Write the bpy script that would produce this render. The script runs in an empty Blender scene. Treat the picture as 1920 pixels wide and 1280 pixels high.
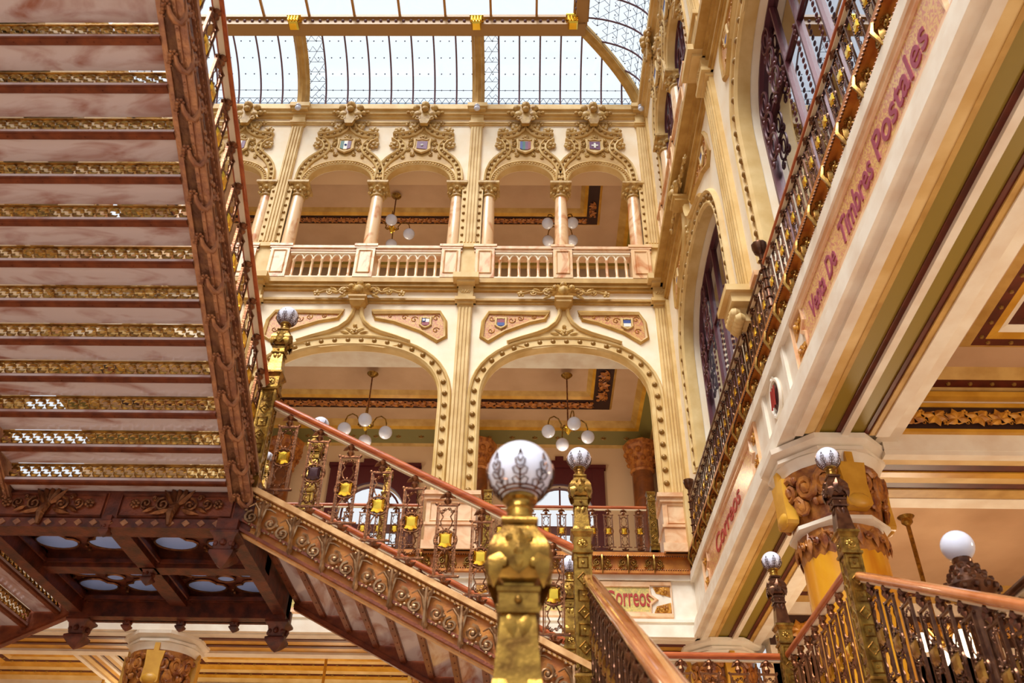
import bpy, math, random
from mathutils import Matrix, Vector
PI = math.pi
random.seed(7)
scn = bpy.context.scene
COL = scn.collection

# ------------------------------------------------------------------ camera, world, exposure
f_px, pit, rol, yaw = 1668.0, math.radians(37.6), math.radians(-1.3), math.radians(1.43)
F = Vector((-math.sin(yaw)*math.cos(pit), math.cos(yaw)*math.cos(pit), math.sin(pit)))
U0 = Vector((math.sin(yaw)*math.sin(pit), -math.cos(yaw)*math.sin(pit), math.cos(pit)))
R0 = Vector((math.cos(yaw), math.sin(yaw), 0))
Rv = R0*math.cos(rol) - U0*math.sin(rol)
Uv = R0*math.sin(rol) + U0*math.cos(rol)
cam_d = bpy.data.cameras.new('camera')
cam_d.sensor_width = 36.0
cam_d.lens = f_px/1920*36
cam_d.clip_start = 0.05
cam_d.clip_end = 200
cam_d.dof.use_dof = True
cam_d.dof.focus_distance = 20.0
cam_d.dof.aperture_fstop = 2.8
cam = bpy.data.objects.new('camera', cam_d)
COL.objects.link(cam)
cam.matrix_world = Matrix(((Rv.x, Uv.x, -F.x, 0), (Rv.y, Uv.y, -F.y, 0), (Rv.z, Uv.z, -F.z, 0), (0, 0, 0, 1)))
scn.camera = cam

w = bpy.data.worlds.new('sky')
scn.world = w
w.use_nodes = True
nt = w.node_tree
bg = nt.nodes['Background']
tc = nt.nodes.new('ShaderNodeTexCoord')
sx = nt.nodes.new('ShaderNodeSeparateXYZ')
cr = nt.nodes.new('ShaderNodeValToRGB')
cr.color_ramp.elements[0].position = 0.30
cr.color_ramp.elements[0].color = (0.34, 0.30, 0.29, 1)
cr.color_ramp.elements[1].position = 0.85
cr.color_ramp.elements[1].color = (0.90, 0.95, 1.0, 1)
mr = nt.nodes.new('ShaderNodeMapRange')
mr.inputs[1].default_value = -1.0
nt.links.new(tc.outputs['Generated'], sx.inputs[0])
nt.links.new(sx.outputs[2], mr.inputs[0])
nt.links.new(mr.outputs[0], cr.inputs[0])
nt.links.new(cr.outputs[0], bg.inputs[0])
bg.inputs[1].default_value = 1.12

scn.view_settings.view_transform = 'Standard'
scn.view_settings.look = 'None'
scn.view_settings.gamma = 1.0
scn.view_settings.use_curve_mapping = False
scn.view_settings.exposure = 0.0
scn.cycles.use_denoising = True
scn.cycles.max_bounces = 6
scn.cycles.transparent_max_bounces = 12
scn.cycles.sample_clamp_indirect = 4.0

def sun(name, d, e, col, ang):
    l = bpy.data.lights.new(name, 'SUN')
    l.energy = e; l.color = col; l.angle = math.radians(ang)
    o = bpy.data.objects.new(name, l); COL.objects.link(o)
    o.rotation_euler = Vector(d).to_track_quat('-Z', 'Y').to_euler()
    o.location = (-4, 6, 30)
    return o
# soft daylight falling through the glass roof
sun('daylight', (0.30, 0.62, -1.0), 5.2, (1.0, 0.97, 0.92), 30)

# ------------------------------------------------------------------ materials
def s2l(c): return tuple((x/12.92 if x <= 0.04045 else ((x+0.055)/1.055)**2.4) for x in c)
MATS = {}
def mat(name, rgb, rough=0.6, metal=0.0, rgb2=None, scale=4.0, bump=0.0, bscale=30.0, detail=4, mix=(0.35, 0.65), dist=0.0, coat=0.0, spec=0.5, stretch=(1, 1, 1)):
    m = bpy.data.materials.new(name); m.use_nodes = True
    n = m.node_tree; b = n.nodes['Principled BSDF']
    c1 = s2l(rgb)
    b.inputs['Base Color'].default_value = (*c1, 1)
    b.inputs['Roughness'].default_value = rough
    b.inputs['Metallic'].default_value = metal
    b.inputs['Coat Weight'].default_value = coat
    b.inputs['Specular IOR Level'].default_value = spec
    t = n.nodes.new('ShaderNodeTexCoord')
    if rgb2 is not None:
        mp = n.nodes.new('ShaderNodeMapping'); mp.inputs['Scale'].default_value = stretch
        nz = n.nodes.new('ShaderNodeTexNoise'); nz.inputs['Scale'].default_value = scale
        nz.inputs['Detail'].default_value = detail; nz.inputs['Distortion'].default_value = dist
        r = n.nodes.new('ShaderNodeValToRGB')
        r.color_ramp.elements[0].position = mix[0]; r.color_ramp.elements[0].color = (*c1, 1)
        r.color_ramp.elements[1].position = mix[1]; r.color_ramp.elements[1].color = (*s2l(rgb2), 1)
        oi = n.nodes.new('ShaderNodeObjectInfo'); ad = n.nodes.new('ShaderNodeVectorMath'); ad.operation = 'ADD'
        n.links.new(t.outputs['Object'], ad.inputs[0]); n.links.new(oi.outputs['Location'], ad.inputs[1]); n.links.new(ad.outputs[0], mp.inputs[0]); n.links.new(mp.outputs[0], nz.inputs['Vector'])
        n.links.new(nz.outputs['Fac'], r.inputs[0]); n.links.new(r.outputs[0], b.inputs['Base Color'])
    if bump:
        nb = n.nodes.new('ShaderNodeTexNoise'); nb.inputs['Scale'].default_value = bscale; nb.inputs['Detail'].default_value = 3
        bp = n.nodes.new('ShaderNodeBump'); bp.inputs['Strength'].default_value = bump; bp.inputs['Distance'].default_value = 0.02
        n.links.new(t.outputs['Object'], nb.inputs['Vector']); n.links.new(nb.outputs['Fac'], bp.inputs['Height'])
        n.links.new(bp.outputs[0], b.inputs['Normal'])
    MATS[name] = m
    return m
def glassmat(name, tint, refl, rcol=(1, 1, 1), rough=0.02):
    m = bpy.data.materials.new(name); m.use_nodes = True
    n = m.node_tree; n.nodes.remove(n.nodes['Principled BSDF'])
    o = n.nodes['Material Output']
    tr = n.nodes.new('ShaderNodeBsdfTransparent'); tr.inputs[0].default_value = (*tint, 1)
    gl = n.nodes.new('ShaderNodeBsdfGlossy'); gl.inputs['Roughness'].default_value = rough; gl.inputs[0].default_value = (*rcol, 1)
    mx = n.nodes.new('ShaderNodeMixShader'); mx.inputs[0].default_value = refl
    n.links.new(tr.outputs[0], mx.inputs[1]); n.links.new(gl.outputs[0], mx.inputs[2]); n.links.new(mx.outputs[0], o.inputs[0])
    MATS[name] = m
    return m
M = MATS
mat('cream', (0.96, 0.88, 0.75), 0.7, rgb2=(0.98, 0.93, 0.84), scale=1.5, bump=0.08)
mat('white_plaster', (0.95, 0.92, 0.86), 0.6, rgb2=(0.90, 0.84, 0.76), scale=2.5)
mat('beige', (0.82, 0.67, 0.40), 0.6, rgb2=(0.90, 0.78, 0.54), scale=2)
mat('ochre', (0.70, 0.53, 0.24), 0.55, rgb2=(0.80, 0.64, 0.35), scale=3)
mat('carved', (0.66, 0.49, 0.22), 0.5, rgb2=(0.82, 0.68, 0.40), scale=8, bump=0.3, bscale=18)
mat('stud_bronze', (0.58, 0.43, 0.19), 0.4, metal=0.2)
mat('gold_band', (0.75, 0.53, 0.12), 0.4, rgb2=(0.85, 0.64, 0.22), scale=3)
mat('olive_band', (0.56, 0.47, 0.16), 0.5)
mat('dark_red', (0.38, 0.13, 0.05), 0.5, rgb2=(0.30, 0.09, 0.03), scale=5)
mat('vine_ground', (0.20, 0.08, 0.03), 0.6)
mat('vine', (0.74, 0.47, 0.20), 0.4, rgb2=(0.52, 0.27, 0.10), scale=9)
mat('vine_gold', (0.86, 0.62, 0.22), 0.4, rgb2=(0.62, 0.38, 0.10), scale=9)
mat('green_cove', (0.48, 0.43, 0.20), 0.6)
mat('pink_ceiling', (0.76, 0.62, 0.49), 0.8, rgb2=(0.80, 0.66, 0.53), scale=1.2)
mat('tan_wall', (0.86, 0.73, 0.58), 0.8)
mat('string_gold', (0.88, 0.70, 0.48), 0.4, metal=0.1, rgb2=(0.76, 0.56, 0.34), scale=10)
mat('roof_iron2', (0.66, 0.50, 0.30), 0.5)
mat('marble_peach', (0.93, 0.78, 0.60), 0.25, rgb2=(0.80, 0.52, 0.32), scale=2.2, detail=9, mix=(0.50, 0.66), dist=1.6, stretch=(1, 1, 0.5))
mat('marble_gold', (0.90, 0.66, 0.16), 0.22, rgb2=(0.78, 0.46, 0.08), scale=1.6, detail=8, mix=(0.42, 0.68), dist=1.2, stretch=(1, 1, 0.4))
mat('marble_rose', (0.86, 0.64, 0.46), 0.3, rgb2=(0.94, 0.80, 0.64), scale=3, detail=8, dist=1.0)
mat('marble_brown', (0.38, 0.20, 0.09), 0.3, rgb2=(0.52, 0.29, 0.12), scale=3, detail=8, dist=1.0)
mat('ledge_brown', (0.52, 0.26, 0.13), 0.35, metal=0.3, rgb2=(0.40, 0.18, 0.09), scale=8)
mat('marble_tread', (0.80, 0.74, 0.76), 0.10, rgb2=(0.60, 0.38, 0.32), scale=1.7, detail=10, mix=(0.47, 0.68), dist=1.1, stretch=(2.2, 0.8, 0.7))
mat('bronze', (0.38, 0.22, 0.13), 0.32, metal=0.75, rgb2=(0.52, 0.33, 0.20), scale=14, bump=0.25, bscale=40)
mat('scroll_metal', (0.66, 0.52, 0.38), 0.3, metal=0.7, rgb2=(0.46, 0.32, 0.20), scale=12)
mat('bronze_dark', (0.30, 0.18, 0.13), 0.24, metal=0.75, rgb2=(0.44, 0.29, 0.20), scale=14)
mat('string_bronze', (0.52, 0.33, 0.24), 0.38, metal=0.4, rgb2=(0.66, 0.45, 0.30), scale=10, bump=0.35, bscale=35)
mat('panel_bronze', (0.68, 0.38, 0.15), 0.4, metal=0.2, rgb2=(0.80, 0.52, 0.20), scale=6, bump=0.15, bscale=60)
mat('soffit_brown', (0.42, 0.18, 0.09), 0.45, metal=0.2, rgb2=(0.24, 0.09, 0.05), scale=8, bump=0.2, bscale=40)
mat('ring_brass', (0.72, 0.56, 0.28), 0.25, metal=0.8, rgb2=(0.50, 0.34, 0.14), scale=12)
mat('newel_gold', (0.66, 0.51, 0.22), 0.27, metal=0.8, rgb2=(0.42, 0.29, 0.11), scale=14, bump=0.10, bscale=70)
mat('gold', (0.95, 0.78, 0.28), 0.18, metal=1.0)
mat('plum_shield', (0.24, 0.12, 0.14), 0.3, metal=0.4)
mat('handrail', (0.72, 0.37, 0.17), 0.35, rgb2=(0.58, 0.26, 0.10), scale=4, stretch=(1, 1, 6), coat=0.12, spec=0.3)
mat('handrail_pale', (0.82, 0.52, 0.34), 0.12, rgb2=(0.70, 0.38, 0.18), scale=4, coat=1.0)
mat('rail_pale_under', (0.88, 0.80, 0.66), 0.5)
mat('grille_plum', (0.36, 0.17, 0.20), 0.4, metal=0.2)
mat('roof_iron', (0.72, 0.52, 0.26), 0.5)
mat('glazing_bar', (0.40, 0.28, 0.34), 0.5)
mat('leading', (0.16, 0.24, 0.36), 0.5)
mat('globe', (0.86, 0.88, 0.96), 0.12, coat=0.6)
mat('flag_white', (0.93, 0.93, 0.90), 0.5)
mat('flag_blue', (0.12, 0.24, 0.55), 0.5)
mat('flag_green', (0.10, 0.38, 0.34), 0.5)
mat('flag_red', (0.55, 0.12, 0.20), 0.5)
mat('flag_plum', (0.42, 0.20, 0.38), 0.5)
mat('door_red', (0.30, 0.05, 0.07), 0.45)
mat('mosaic', (0.80, 0.52, 0.42), 0.22, rgb2=(0.88, 0.72, 0.44), scale=14, detail=6, mix=(0.44, 0.56), dist=2.5)
mat('mosaic_gold', (0.86, 0.76, 0.42), 0.5, rgb2=(0.72, 0.66, 0.40), scale=12, detail=6, mix=(0.42, 0.58), dist=2.0)
mat('letter_red', (0.66, 0.20, 0.16), 0.5)
mat('letter_purple', (0.60, 0.25, 0.34), 0.5)
mat('floor_marble', (0.82, 0.74, 0.64), 0.3, rgb2=(0.72, 0.62, 0.52), scale=1.0, detail=6)
mat('quatre_glass', (0.58, 0.69, 0.97), 0.3)
mat('panel_brown', (0.52, 0.25, 0.12), 0.4, metal=0.2, rgb2=(0.40, 0.17, 0.08), scale=8, bump=0.2, bscale=50)
mat('cap_carved', (0.74, 0.48, 0.20), 0.38, rgb2=(0.46, 0.22, 0.09), scale=7, bump=0.3, bscale=22)
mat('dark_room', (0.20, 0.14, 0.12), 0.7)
glassmat('roof_glass', (0.95, 0.98, 1.0), 0.04)
glassmat('blue_glass', (0.62, 0.80, 1.0), 0.06)
glassmat('mirror_glass', (0.45, 0.42, 0.42), 0.62, (0.85, 0.86, 0.92), 0.01)

lg = mat('lit_globe', (1.0, 0.9, 0.75), 0.3)
lg.node_tree.nodes['Principled BSDF'].inputs['Emission Color'].default_value = (1.0, 0.82, 0.55, 1)
lg.node_tree.nodes['Principled BSDF'].inputs['Emission Strength'].default_value = 6.0
# ------------------------------------------------------------------ mesh builder
class MB:
    def __init__(s): s.v = []; s.f = []; s.M = Matrix.Identity(4)
    def add(s, vs, fs):
        b = len(s.v); Mx = s.M
        s.v += [tuple(Mx @ Vector(p)) for p in vs]
        s.f += [tuple(i+b for i in f) for f in fs]
    def box(s, x0, x1, y0, y1, z0, z1):
        s.add([(x0,y0,z0),(x1,y0,z0),(x1,y1,z0),(x0,y1,z0),(x0,y0,z1),(x1,y0,z1),(x1,y1,z1),(x0,y1,z1)],
              [(0,3,2,1),(4,5,6,7),(0,1,5,4),(1,2,6,5),(2,3,7,6),(3,0,4,7)])
    def bar(s, a, b, wx=0.02, wz=0.02, up=(0, 0, 1)):
        a = Vector(a); b = Vector(b); d = (b-a).normalized(); u = Vector(up)
        if abs(d.dot(u)) > 0.98: u = Vector((0, 1, 0))
        r = d.cross(u).normalized()*wx/2; t = r.cross(d).normalized()*wz/2
        vs = [a-r-t, a+r-t, a+r+t, a-r+t, b-r-t, b+r-t, b+r+t, b-r+t]
        s.add(vs, [(0,3,2,1),(4,5,6,7),(0,1,5,4),(1,2,6,5),(2,3,7,6),(3,0,4,7)])
    def prism(s, poly, y0, y1):          # polygon in x,z pushed from y0 to y1
        n = len(poly)
        s.add([(p[0], y0, p[1]) for p in poly]+[(p[0], y1, p[1]) for p in poly],
              [tuple(range(n)), tuple(range(2*n-1, n-1, -1))]+[(i, i+n, (i+1)%n+n, (i+1)%n) for i in range(n)])
    def tube(s, pts, r, n=6, closed=False):
        P = [Vector(p) for p in pts]; m = len(P)
        rs = r if isinstance(r, (list, tuple)) else [r]*m
        vs = []; pr = None
        for i, p in enumerate(P):
            if closed: d = P[(i+1)%m]-P[i-1]
            else: d = P[min(i+1, m-1)]-P[max(i-1, 0)]
            d = d.normalized() if d.length > 1e-9 else Vector((0, 0, 1))
            if pr is None:
                a = Vector((0, 0, 1)) if abs(d.z) < 0.9 else Vector((0, 1, 0))
                pr = d.cross(a).normalized()
            else:
                pr = (pr - d*pr.dot(d))
                pr = pr.normalized() if pr.length > 1e-6 else d.orthogonal().normalized()
            q = d.cross(pr)
            for k in range(n):
                t = 2*PI*k/n
                vs.append(p+(pr*math.cos(t)+q*math.sin(t))*rs[i])
        fs = []
        for i in range(m if closed else m-1):
            j = (i+1) % m
            for k in range(n): fs.append((i*n+k, i*n+(k+1)%n, j*n+(k+1)%n, j*n+k))
        if not closed: fs += [tuple(range(n-1, -1, -1)), tuple((m-1)*n+k for k in range(n))]
        s.add(vs, fs)
    def lathe(s, prof, n=16, c=(0, 0, 0), rot=0.0, cap=True):
        vs = []; m = len(prof)
        for r, z in prof:
            for k in range(n):
                t = 2*PI*k/n+rot
                vs.append((c[0]+r*math.cos(t), c[1]+r*math.sin(t), c[2]+z))
        fs = [(i*n+k, i*n+(k+1)%n, (i+1)*n+(k+1)%n, (i+1)*n+k) for i in range(m-1) for k in range(n)]
        if cap: fs += [tuple(range(n-1, -1, -1)), tuple((m-1)*n+k for k in range(n))]
        s.add(vs, fs)
    def sq(s, prof, c=(0, 0, 0)): s.lathe([(r*math.sqrt(2), z) for r, z in prof], 4, c, PI/4)
    def ball(s, c, r, nu=10, nv=6, sc=(1, 1, 1)):
        vs = [(c[0], c[1], c[2]+r*sc[2])]
        for j in range(1, nv):
            a = PI*j/nv
            for i in range(nu):
                t = 2*PI*i/nu
                vs.append((c[0]+r*sc[0]*math.sin(a)*math.cos(t), c[1]+r*sc[1]*math.sin(a)*math.sin(t), c[2]+r*sc[2]*math.cos(a)))
        vs.append((c[0], c[1], c[2]-r*sc[2]))
        fs = [(0, 1+i, 1+(i+1)%nu) for i in range(nu)]
        for j in range(nv-2):
            for i in range(nu): fs.append((1+j*nu+i, 1+(j+1)*nu+i, 1+(j+1)*nu+(i+1)%nu, 1+j*nu+(i+1)%nu))
        L = len(vs)-1; b = 1+(nv-2)*nu
        fs += [(L, b+(i+1)%nu, b+i) for i in range(nu)]
        s.add(vs, fs)
    def torus(s, c, R, r, n=16, k=6, sc=(1, 1), ax='y'):   # ring standing in x,z
        if ax == 'y': pts = [(c[0]+R*sc[0]*math.cos(2*PI*i/n), c[1], c[2]+R*sc[1]*math.sin(2*PI*i/n)) for i in range(n)]
        elif ax == 'x': pts = [(c[0], c[1]+R*sc[0]*math.cos(2*PI*i/n), c[2]+R*sc[1]*math.sin(2*PI*i/n)) for i in range(n)]
        else: pts = [(c[0]+R*sc[0]*math.cos(2*PI*i/n), c[1]+R*sc[1]*math.sin(2*PI*i/n), c[2]) for i in range(n)]
        s.tube(pts, r, k, True)
    def scroll(s, c, R, a0, turns=1.3, sg=1, r=0.02, y=0.0, n=14, k=5):
        pts = []; rs = []
        for i in range(n):
            t = i/(n-1); a = a0+sg*turns*2*PI*t; q = R*(1-0.8*t)
            pts.append((c[0]+q*math.cos(a), y, c[1]+q*math.sin(a))); rs.append(r*(1-0.3*t))
        s.tube(pts, rs, k); s.ball(pts[-1], r*1.5, 6, 4)
    def flower(s, c, R, n=6, y=0.0, d=0.5, core=0.4):
        for i in range(n):
            a = 2*PI*i/n+0.3
            s.ball((c[0]+R*0.6*math.cos(a), y, c[1]+R*0.6*math.sin(a)), R*0.42, 6, 4, (1, d, 1))
        s.ball((c[0], y-R*0.15, c[1]), R*core, 6, 4)
    def leaf(s, c, a, L, W, y=0.0, d=0.03):              # pointed leaf in x,z with a raised rib
        ca, sa = math.cos(a), math.sin(a)
        P = [(0, 0), (0.3, 0.5), (0.6, 0.42), (1, 0), (0.6, -0.42), (0.3, -0.5)]
        vs = [(c[0]+L*p*ca-W*q*sa, y, c[1]+L*p*sa+W*q*ca) for p, q in P]
        vs += [(c[0]+L*0.35*ca, y-d, c[1]+L*0.35*sa), (c[0]+L*0.7*ca, y-d*0.8, c[1]+L*0.7*sa)]
        s.add(vs, [(0, 1, 6), (1, 2, 7, 6), (2, 3, 7), (3, 4, 7), (4, 5, 6, 7), (5, 0, 6), (0, 5, 4, 3, 2, 1)])
    def sweep(s, path, prof, closed=False):
        # path: (u, z, nu, nz); prof: (offset along the normal, y)
        m = len(path); n = len(prof); vs = []
        for (u, z, nu, nz) in path:
            for (o, y) in prof: vs.append((u+nu*o, y, z+nz*o))
        fs = []
        for i in range(m if closed else m-1):
            j = (i+1) % m
            for k in range(n-1): fs.append((i*n+k, i*n+k+1, j*n+k+1, j*n+k))
        if not closed: fs += [tuple(range(n)), tuple((m-1)*n+k for k in range(n-1, -1, -1))]
        s.add(vs, fs)
def npath(pts, closed=False, flip=1):
    P = [Vector(p) for p in pts]; m = len(P); out = []
    for i in range(m):
        if closed: a, b = P[i-1], P[(i+1)%m]
        else: a, b = P[max(i-1, 0)], P[min(i+1, m-1)]
        d = b-a; L = d.length or 1
        k = 1.0
        if 0 < i < m-1 or closed:
            d1 = (P[i]-a).normalized(); d2 = (b-P[i]).normalized()
            k = 1/max(0.5, math.sqrt(max(0.0, (1+d1.dot(d2))/2)))
        out.append((P[i].x, P[i].y, -d.y/L*flip*k, d.x/L*flip*k))
    return out
ME = {}
def mesh(name, mb, m, ang=40):
    me = bpy.data.meshes.new(name)
    me.from_pydata([tuple(v) for v in mb.v], [], mb.f)
    me.update()
    ms = m if isinstance(m, (list, tuple)) else [m]
    for q in ms: me.materials.append(MATS[q] if isinstance(q, str) else q)
    me.shade_smooth()
    try: me.set_sharp_from_angle(angle=math.radians(ang))
    except Exception: pass
    return me
def obj(name, mb, m, parent=None, loc=None, rot=None, ang=40):
    me = mb if isinstance(mb, bpy.types.Mesh) else mesh(name, mb, m, ang)
    o = bpy.data.objects.new(name, me); COL.objects.link(o)
    if parent: o.parent = parent
    if loc is not None: o.location = loc
    if rot is not None: o.rotation_euler = rot
    return o
def tag(o, label, cat, group=None):
    o['label'] = label; o['category'] = cat
    if group: o['group'] = group
    return o
def thing(name, label, cat, loc=(0, 0, 0), rz=0.0, group=None):
    o = bpy.data.objects.new(name, None); COL.objects.link(o)
    o.empty_display_size = 0.1
    o.location = loc; o.rotation_euler = (0, 0, rz)
    return tag(o, label, cat, group)
def struct(name, mb, m, parent=None, loc=None, rot=None):
    o = obj(name, mb, m, parent, loc, rot)
    if parent is None: o['kind'] = 'structure'
    return o
def copy_tree(o, parent=None):
    c = o.copy(); COL.objects.link(c)
    if parent: c.parent = parent
    for ch in list(o.children): copy_tree(ch, c)
    return c
def studs(parent, pts, me, name='stud'):
    for q in pts: obj(name, me, None, parent, q)
def rbar(mb, a, b, w, h):
    a = Vector(a); b = Vector(b); d = (b-a).normalized(); r = d.cross(Vector((0, 0, 1))).normalized(); t = r.cross(d).normalized()
    n = 14; vs = []
    for p in (a, b):
        for k in range(n):
            q = 2*PI*k/n; c_, s_ = math.cos(q), math.sin(q)
            vs.append(p+r*(w/2)*math.copysign(abs(c_)**0.7, c_)+t*(h/2)*math.copysign(abs(s_)**0.7, s_))
    mb.add(vs, [(k, (k+1) % n, n+(k+1) % n, n+k) for k in range(n)]+[tuple(range(n-1, -1, -1)), tuple(range(n, 2*n))])
def frame(o, fr):
    (ox, oy), rz = fr
    o.location = (ox, oy, 0); o.rotation_euler = (0, 0, rz)
def text_mesh(txt, h, width, ext=0.012, bold=0.012):
    cu = bpy.data.curves.new('lettering', 'FONT')
    cu.body = txt; cu.size = 1.0; cu.extrude = 0.0; cu.offset = bold
    to = bpy.data.objects.new('lettering', cu); COL.objects.link(to)
    dg = bpy.context.evaluated_depsgraph_get(); dg.update()
    me = bpy.data.meshes.new_from_object(to.evaluated_get(dg))
    bpy.data.objects.remove(to)
    xs = [v.co.x for v in me.vertices]; ys = [v.co.y for v in me.vertices]
    x0, x1, y0, y1 = min(xs), max(xs), min(ys), max(ys)
    for v in me.vertices:
        v.co = Vector(((v.co.x-x0)/(x1-x0)*width, 0, (v.co.y-y0)/(y1-y0)*h))
    mb = MB(); mb.v = [(v.co.x, -ext, v.co.z) for v in me.vertices]
    mb.f = [tuple(p.vertices) for p in me.polygons]
    n = len(mb.v); ec = {}
    for p in me.polygons:
        vs = list(p.vertices)
        for a, b in zip(vs, vs[1:]+vs[:1]):
            k = (min(a, b), max(a, b)); ec[k] = ec.get(k, 0)+1
    mb.v += [(x, 0.0, z) for x, y, z in mb.v]
    mb.f += [(a, b, b+n, a+n) for (a, b), c in ec.items() if c == 1]
    return mb
# ------------------------------------------------------------------ architecture
BACK = ((0.0, 18.0), 0.0)
RIGHT = ((3.6, 18.0), -PI/2)
Z1, Z2, ZT = 8.05, 15.85, 23.15            # first floor, second floor, foot of the glass roof
def aw(mb, u0, u1, z0, z1, arches, y0=0.0, y1=0.42, n=22):
    """wall slab pierced by arches (centre, half width, spring, rise, exponent)"""
    cur = u0
    for (c, a, zs, b, p) in sorted(arches):
        if c-a > cur+1e-4: mb.box(cur, c-a, y0, y1, z0, z1)
        P = []
        for i in range(n+1):
            t = -math.cos(PI*i/n)
            P.append((c+a*t, zs+b*max(0.0, 1-abs(t)**p)**(1/p)))
        vs = []; fs = []
        for (u, z) in P: vs += [(u, y0, z), (u, y0, z1), (u, y1, z), (u, y1, z1)]
        for i in range(n):
            k = 4*i
            fs += [(k, k+4, k+5, k+1), (k+2, k+3, k+7, k+6), (k, k+2, k+6, k+4), (k+1, k+5, k+7, k+3)]
        mb.add(vs, fs)
        cur = c+a
    if u1 > cur: mb.box(cur, u1, y0, y1, z0, z1)
def apath(c, a, zs, b, p, zb, n=26, ext=True):
    pts = [(c-a, zb + (zs-zb)*i/4) for i in range(4)] if ext else []
    for i in range(n+1):
        t = -math.cos(PI*i/n)
        pts.append((c+a*t, zs+b*max(0.0, 1-abs(t)**p)**(1/p)))
    if ext: pts += [(c+a, zb+(zs-zb)*i/4) for i in range(3, -1, -1)]
    return npath(pts)
def along(path, step, off, y):
    out = []; acc = step*0.5
    P = [Vector((u+nu*off, z+nz*off)) for u, z, nu, nz in path]
    for a, b in zip(P, P[1:]):
        L = (b-a).length; d = acc
        while d < L:
            q = a+(b-a)*(d/L); out.append((q.x, y, q.y)); d += step
        acc = d-L
    return out
def mirror(pts, c): return [(2*c-u, z) for u, z in reversed(pts)]

LOW = [(-0.012, 0.2), (-0.012, -0.02), (0.04, -0.07), (0.07, -0.07), (0.09, -0.03), (0.23, -0.03), (0.25, -0.08), (0.29, -0.10), (0.32, -0.07), (0.33, 0.02)]
OGEE = [(-0.05, 0.02), (-0.05, -0.10), (0.0, -0.15), (0.05, -0.10), (0.05, 0.02)]
FLEUR = None
def fleur_mesh():
    """crest of curling leaves, about 1 wide and 0.75 high, base at the origin"""
    m = MB()
    for s in (-1, 1):
        m.scroll((s*0.20, 0.12), 0.13, PI/2-s*PI/2, 1.2, s, 0.035, -0.08)
        m.ball((s*0.20, -0.06, 0.30), 0.13, 8, 6, (1, 0.7, 1))
        m.ball((s*0.25, -0.08, 0.55), 0.11, 8, 6)
        m.ball((s*0.36, -0.04, 0.36), 0.08, 7, 5)
        m.ball((s*0.48, -0.04, 0.40), 0.055, 7, 5)
        m.leaf((s*0.05, 0.1), PI/2-s*0.7, 0.5, 0.22, -0.04, 0.06)
    m.ball((0, -0.14, 0.60), 0.13, 8, 6); m.ball((0, -0.16, 0.42), 0.10, 8, 6)
    m.prism([(-0.10, -0.12), (0.10, -0.12), (0.26, 0.40), (0.16, 0.66), (-0.16, 0.66), (-0.26, 0.40)], -0.10, 0.02)
    return m
def garland_mesh():
    m = MB()
    for s in (-1, 1):
        m.tube([(s*0.1, -0.05, 0.1), (s*0.35, -0.07, 0.22), (s*0.6, -0.06, 0.08), (s*0.85, -0.06, 0.16), (s*1.2, -0.04, 0.06)], [0.05, 0.05, 0.04, 0.035, 0.03], 6)
        m.scroll((s*0.42, 0.16), 0.13, -PI/2, 1.2, s, 0.03, -0.07)
        m.scroll((s*0.78, 0.10), 0.10, PI/2, 1.2, -s, 0.026, -0.06)
        m.flower((s*1.12, 0.08), 0.11, 5, -0.05)
        m.leaf((s*0.3, 0.05), -0.5 if s > 0 else PI+0.5, 0.3, 0.12, -0.05)
        m.leaf((s*0.6, 0.15), 0.6 if s > 0 else PI-0.6, 0.25, 0.10, -0.05)
    for i in range(9):
        a = PI*i/8
        m.leaf((0, 0.02), a, 0.42, 0.13, -0.10, 0.08)
    m.ball((0, -0.12, 0.12), 0.16, 8, 6)
    m.ball((0, -0.10, 0.36), 0.10, 8, 6)
    for s in (-1, 1): m.ball((s*0.22, -0.10, 0.26), 0.09, 8, 6)
    return m
_gar = mesh('garland', garland_mesh(), 'carved')
_fle = mesh('crest', fleur_mesh(), 'carved')

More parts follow.
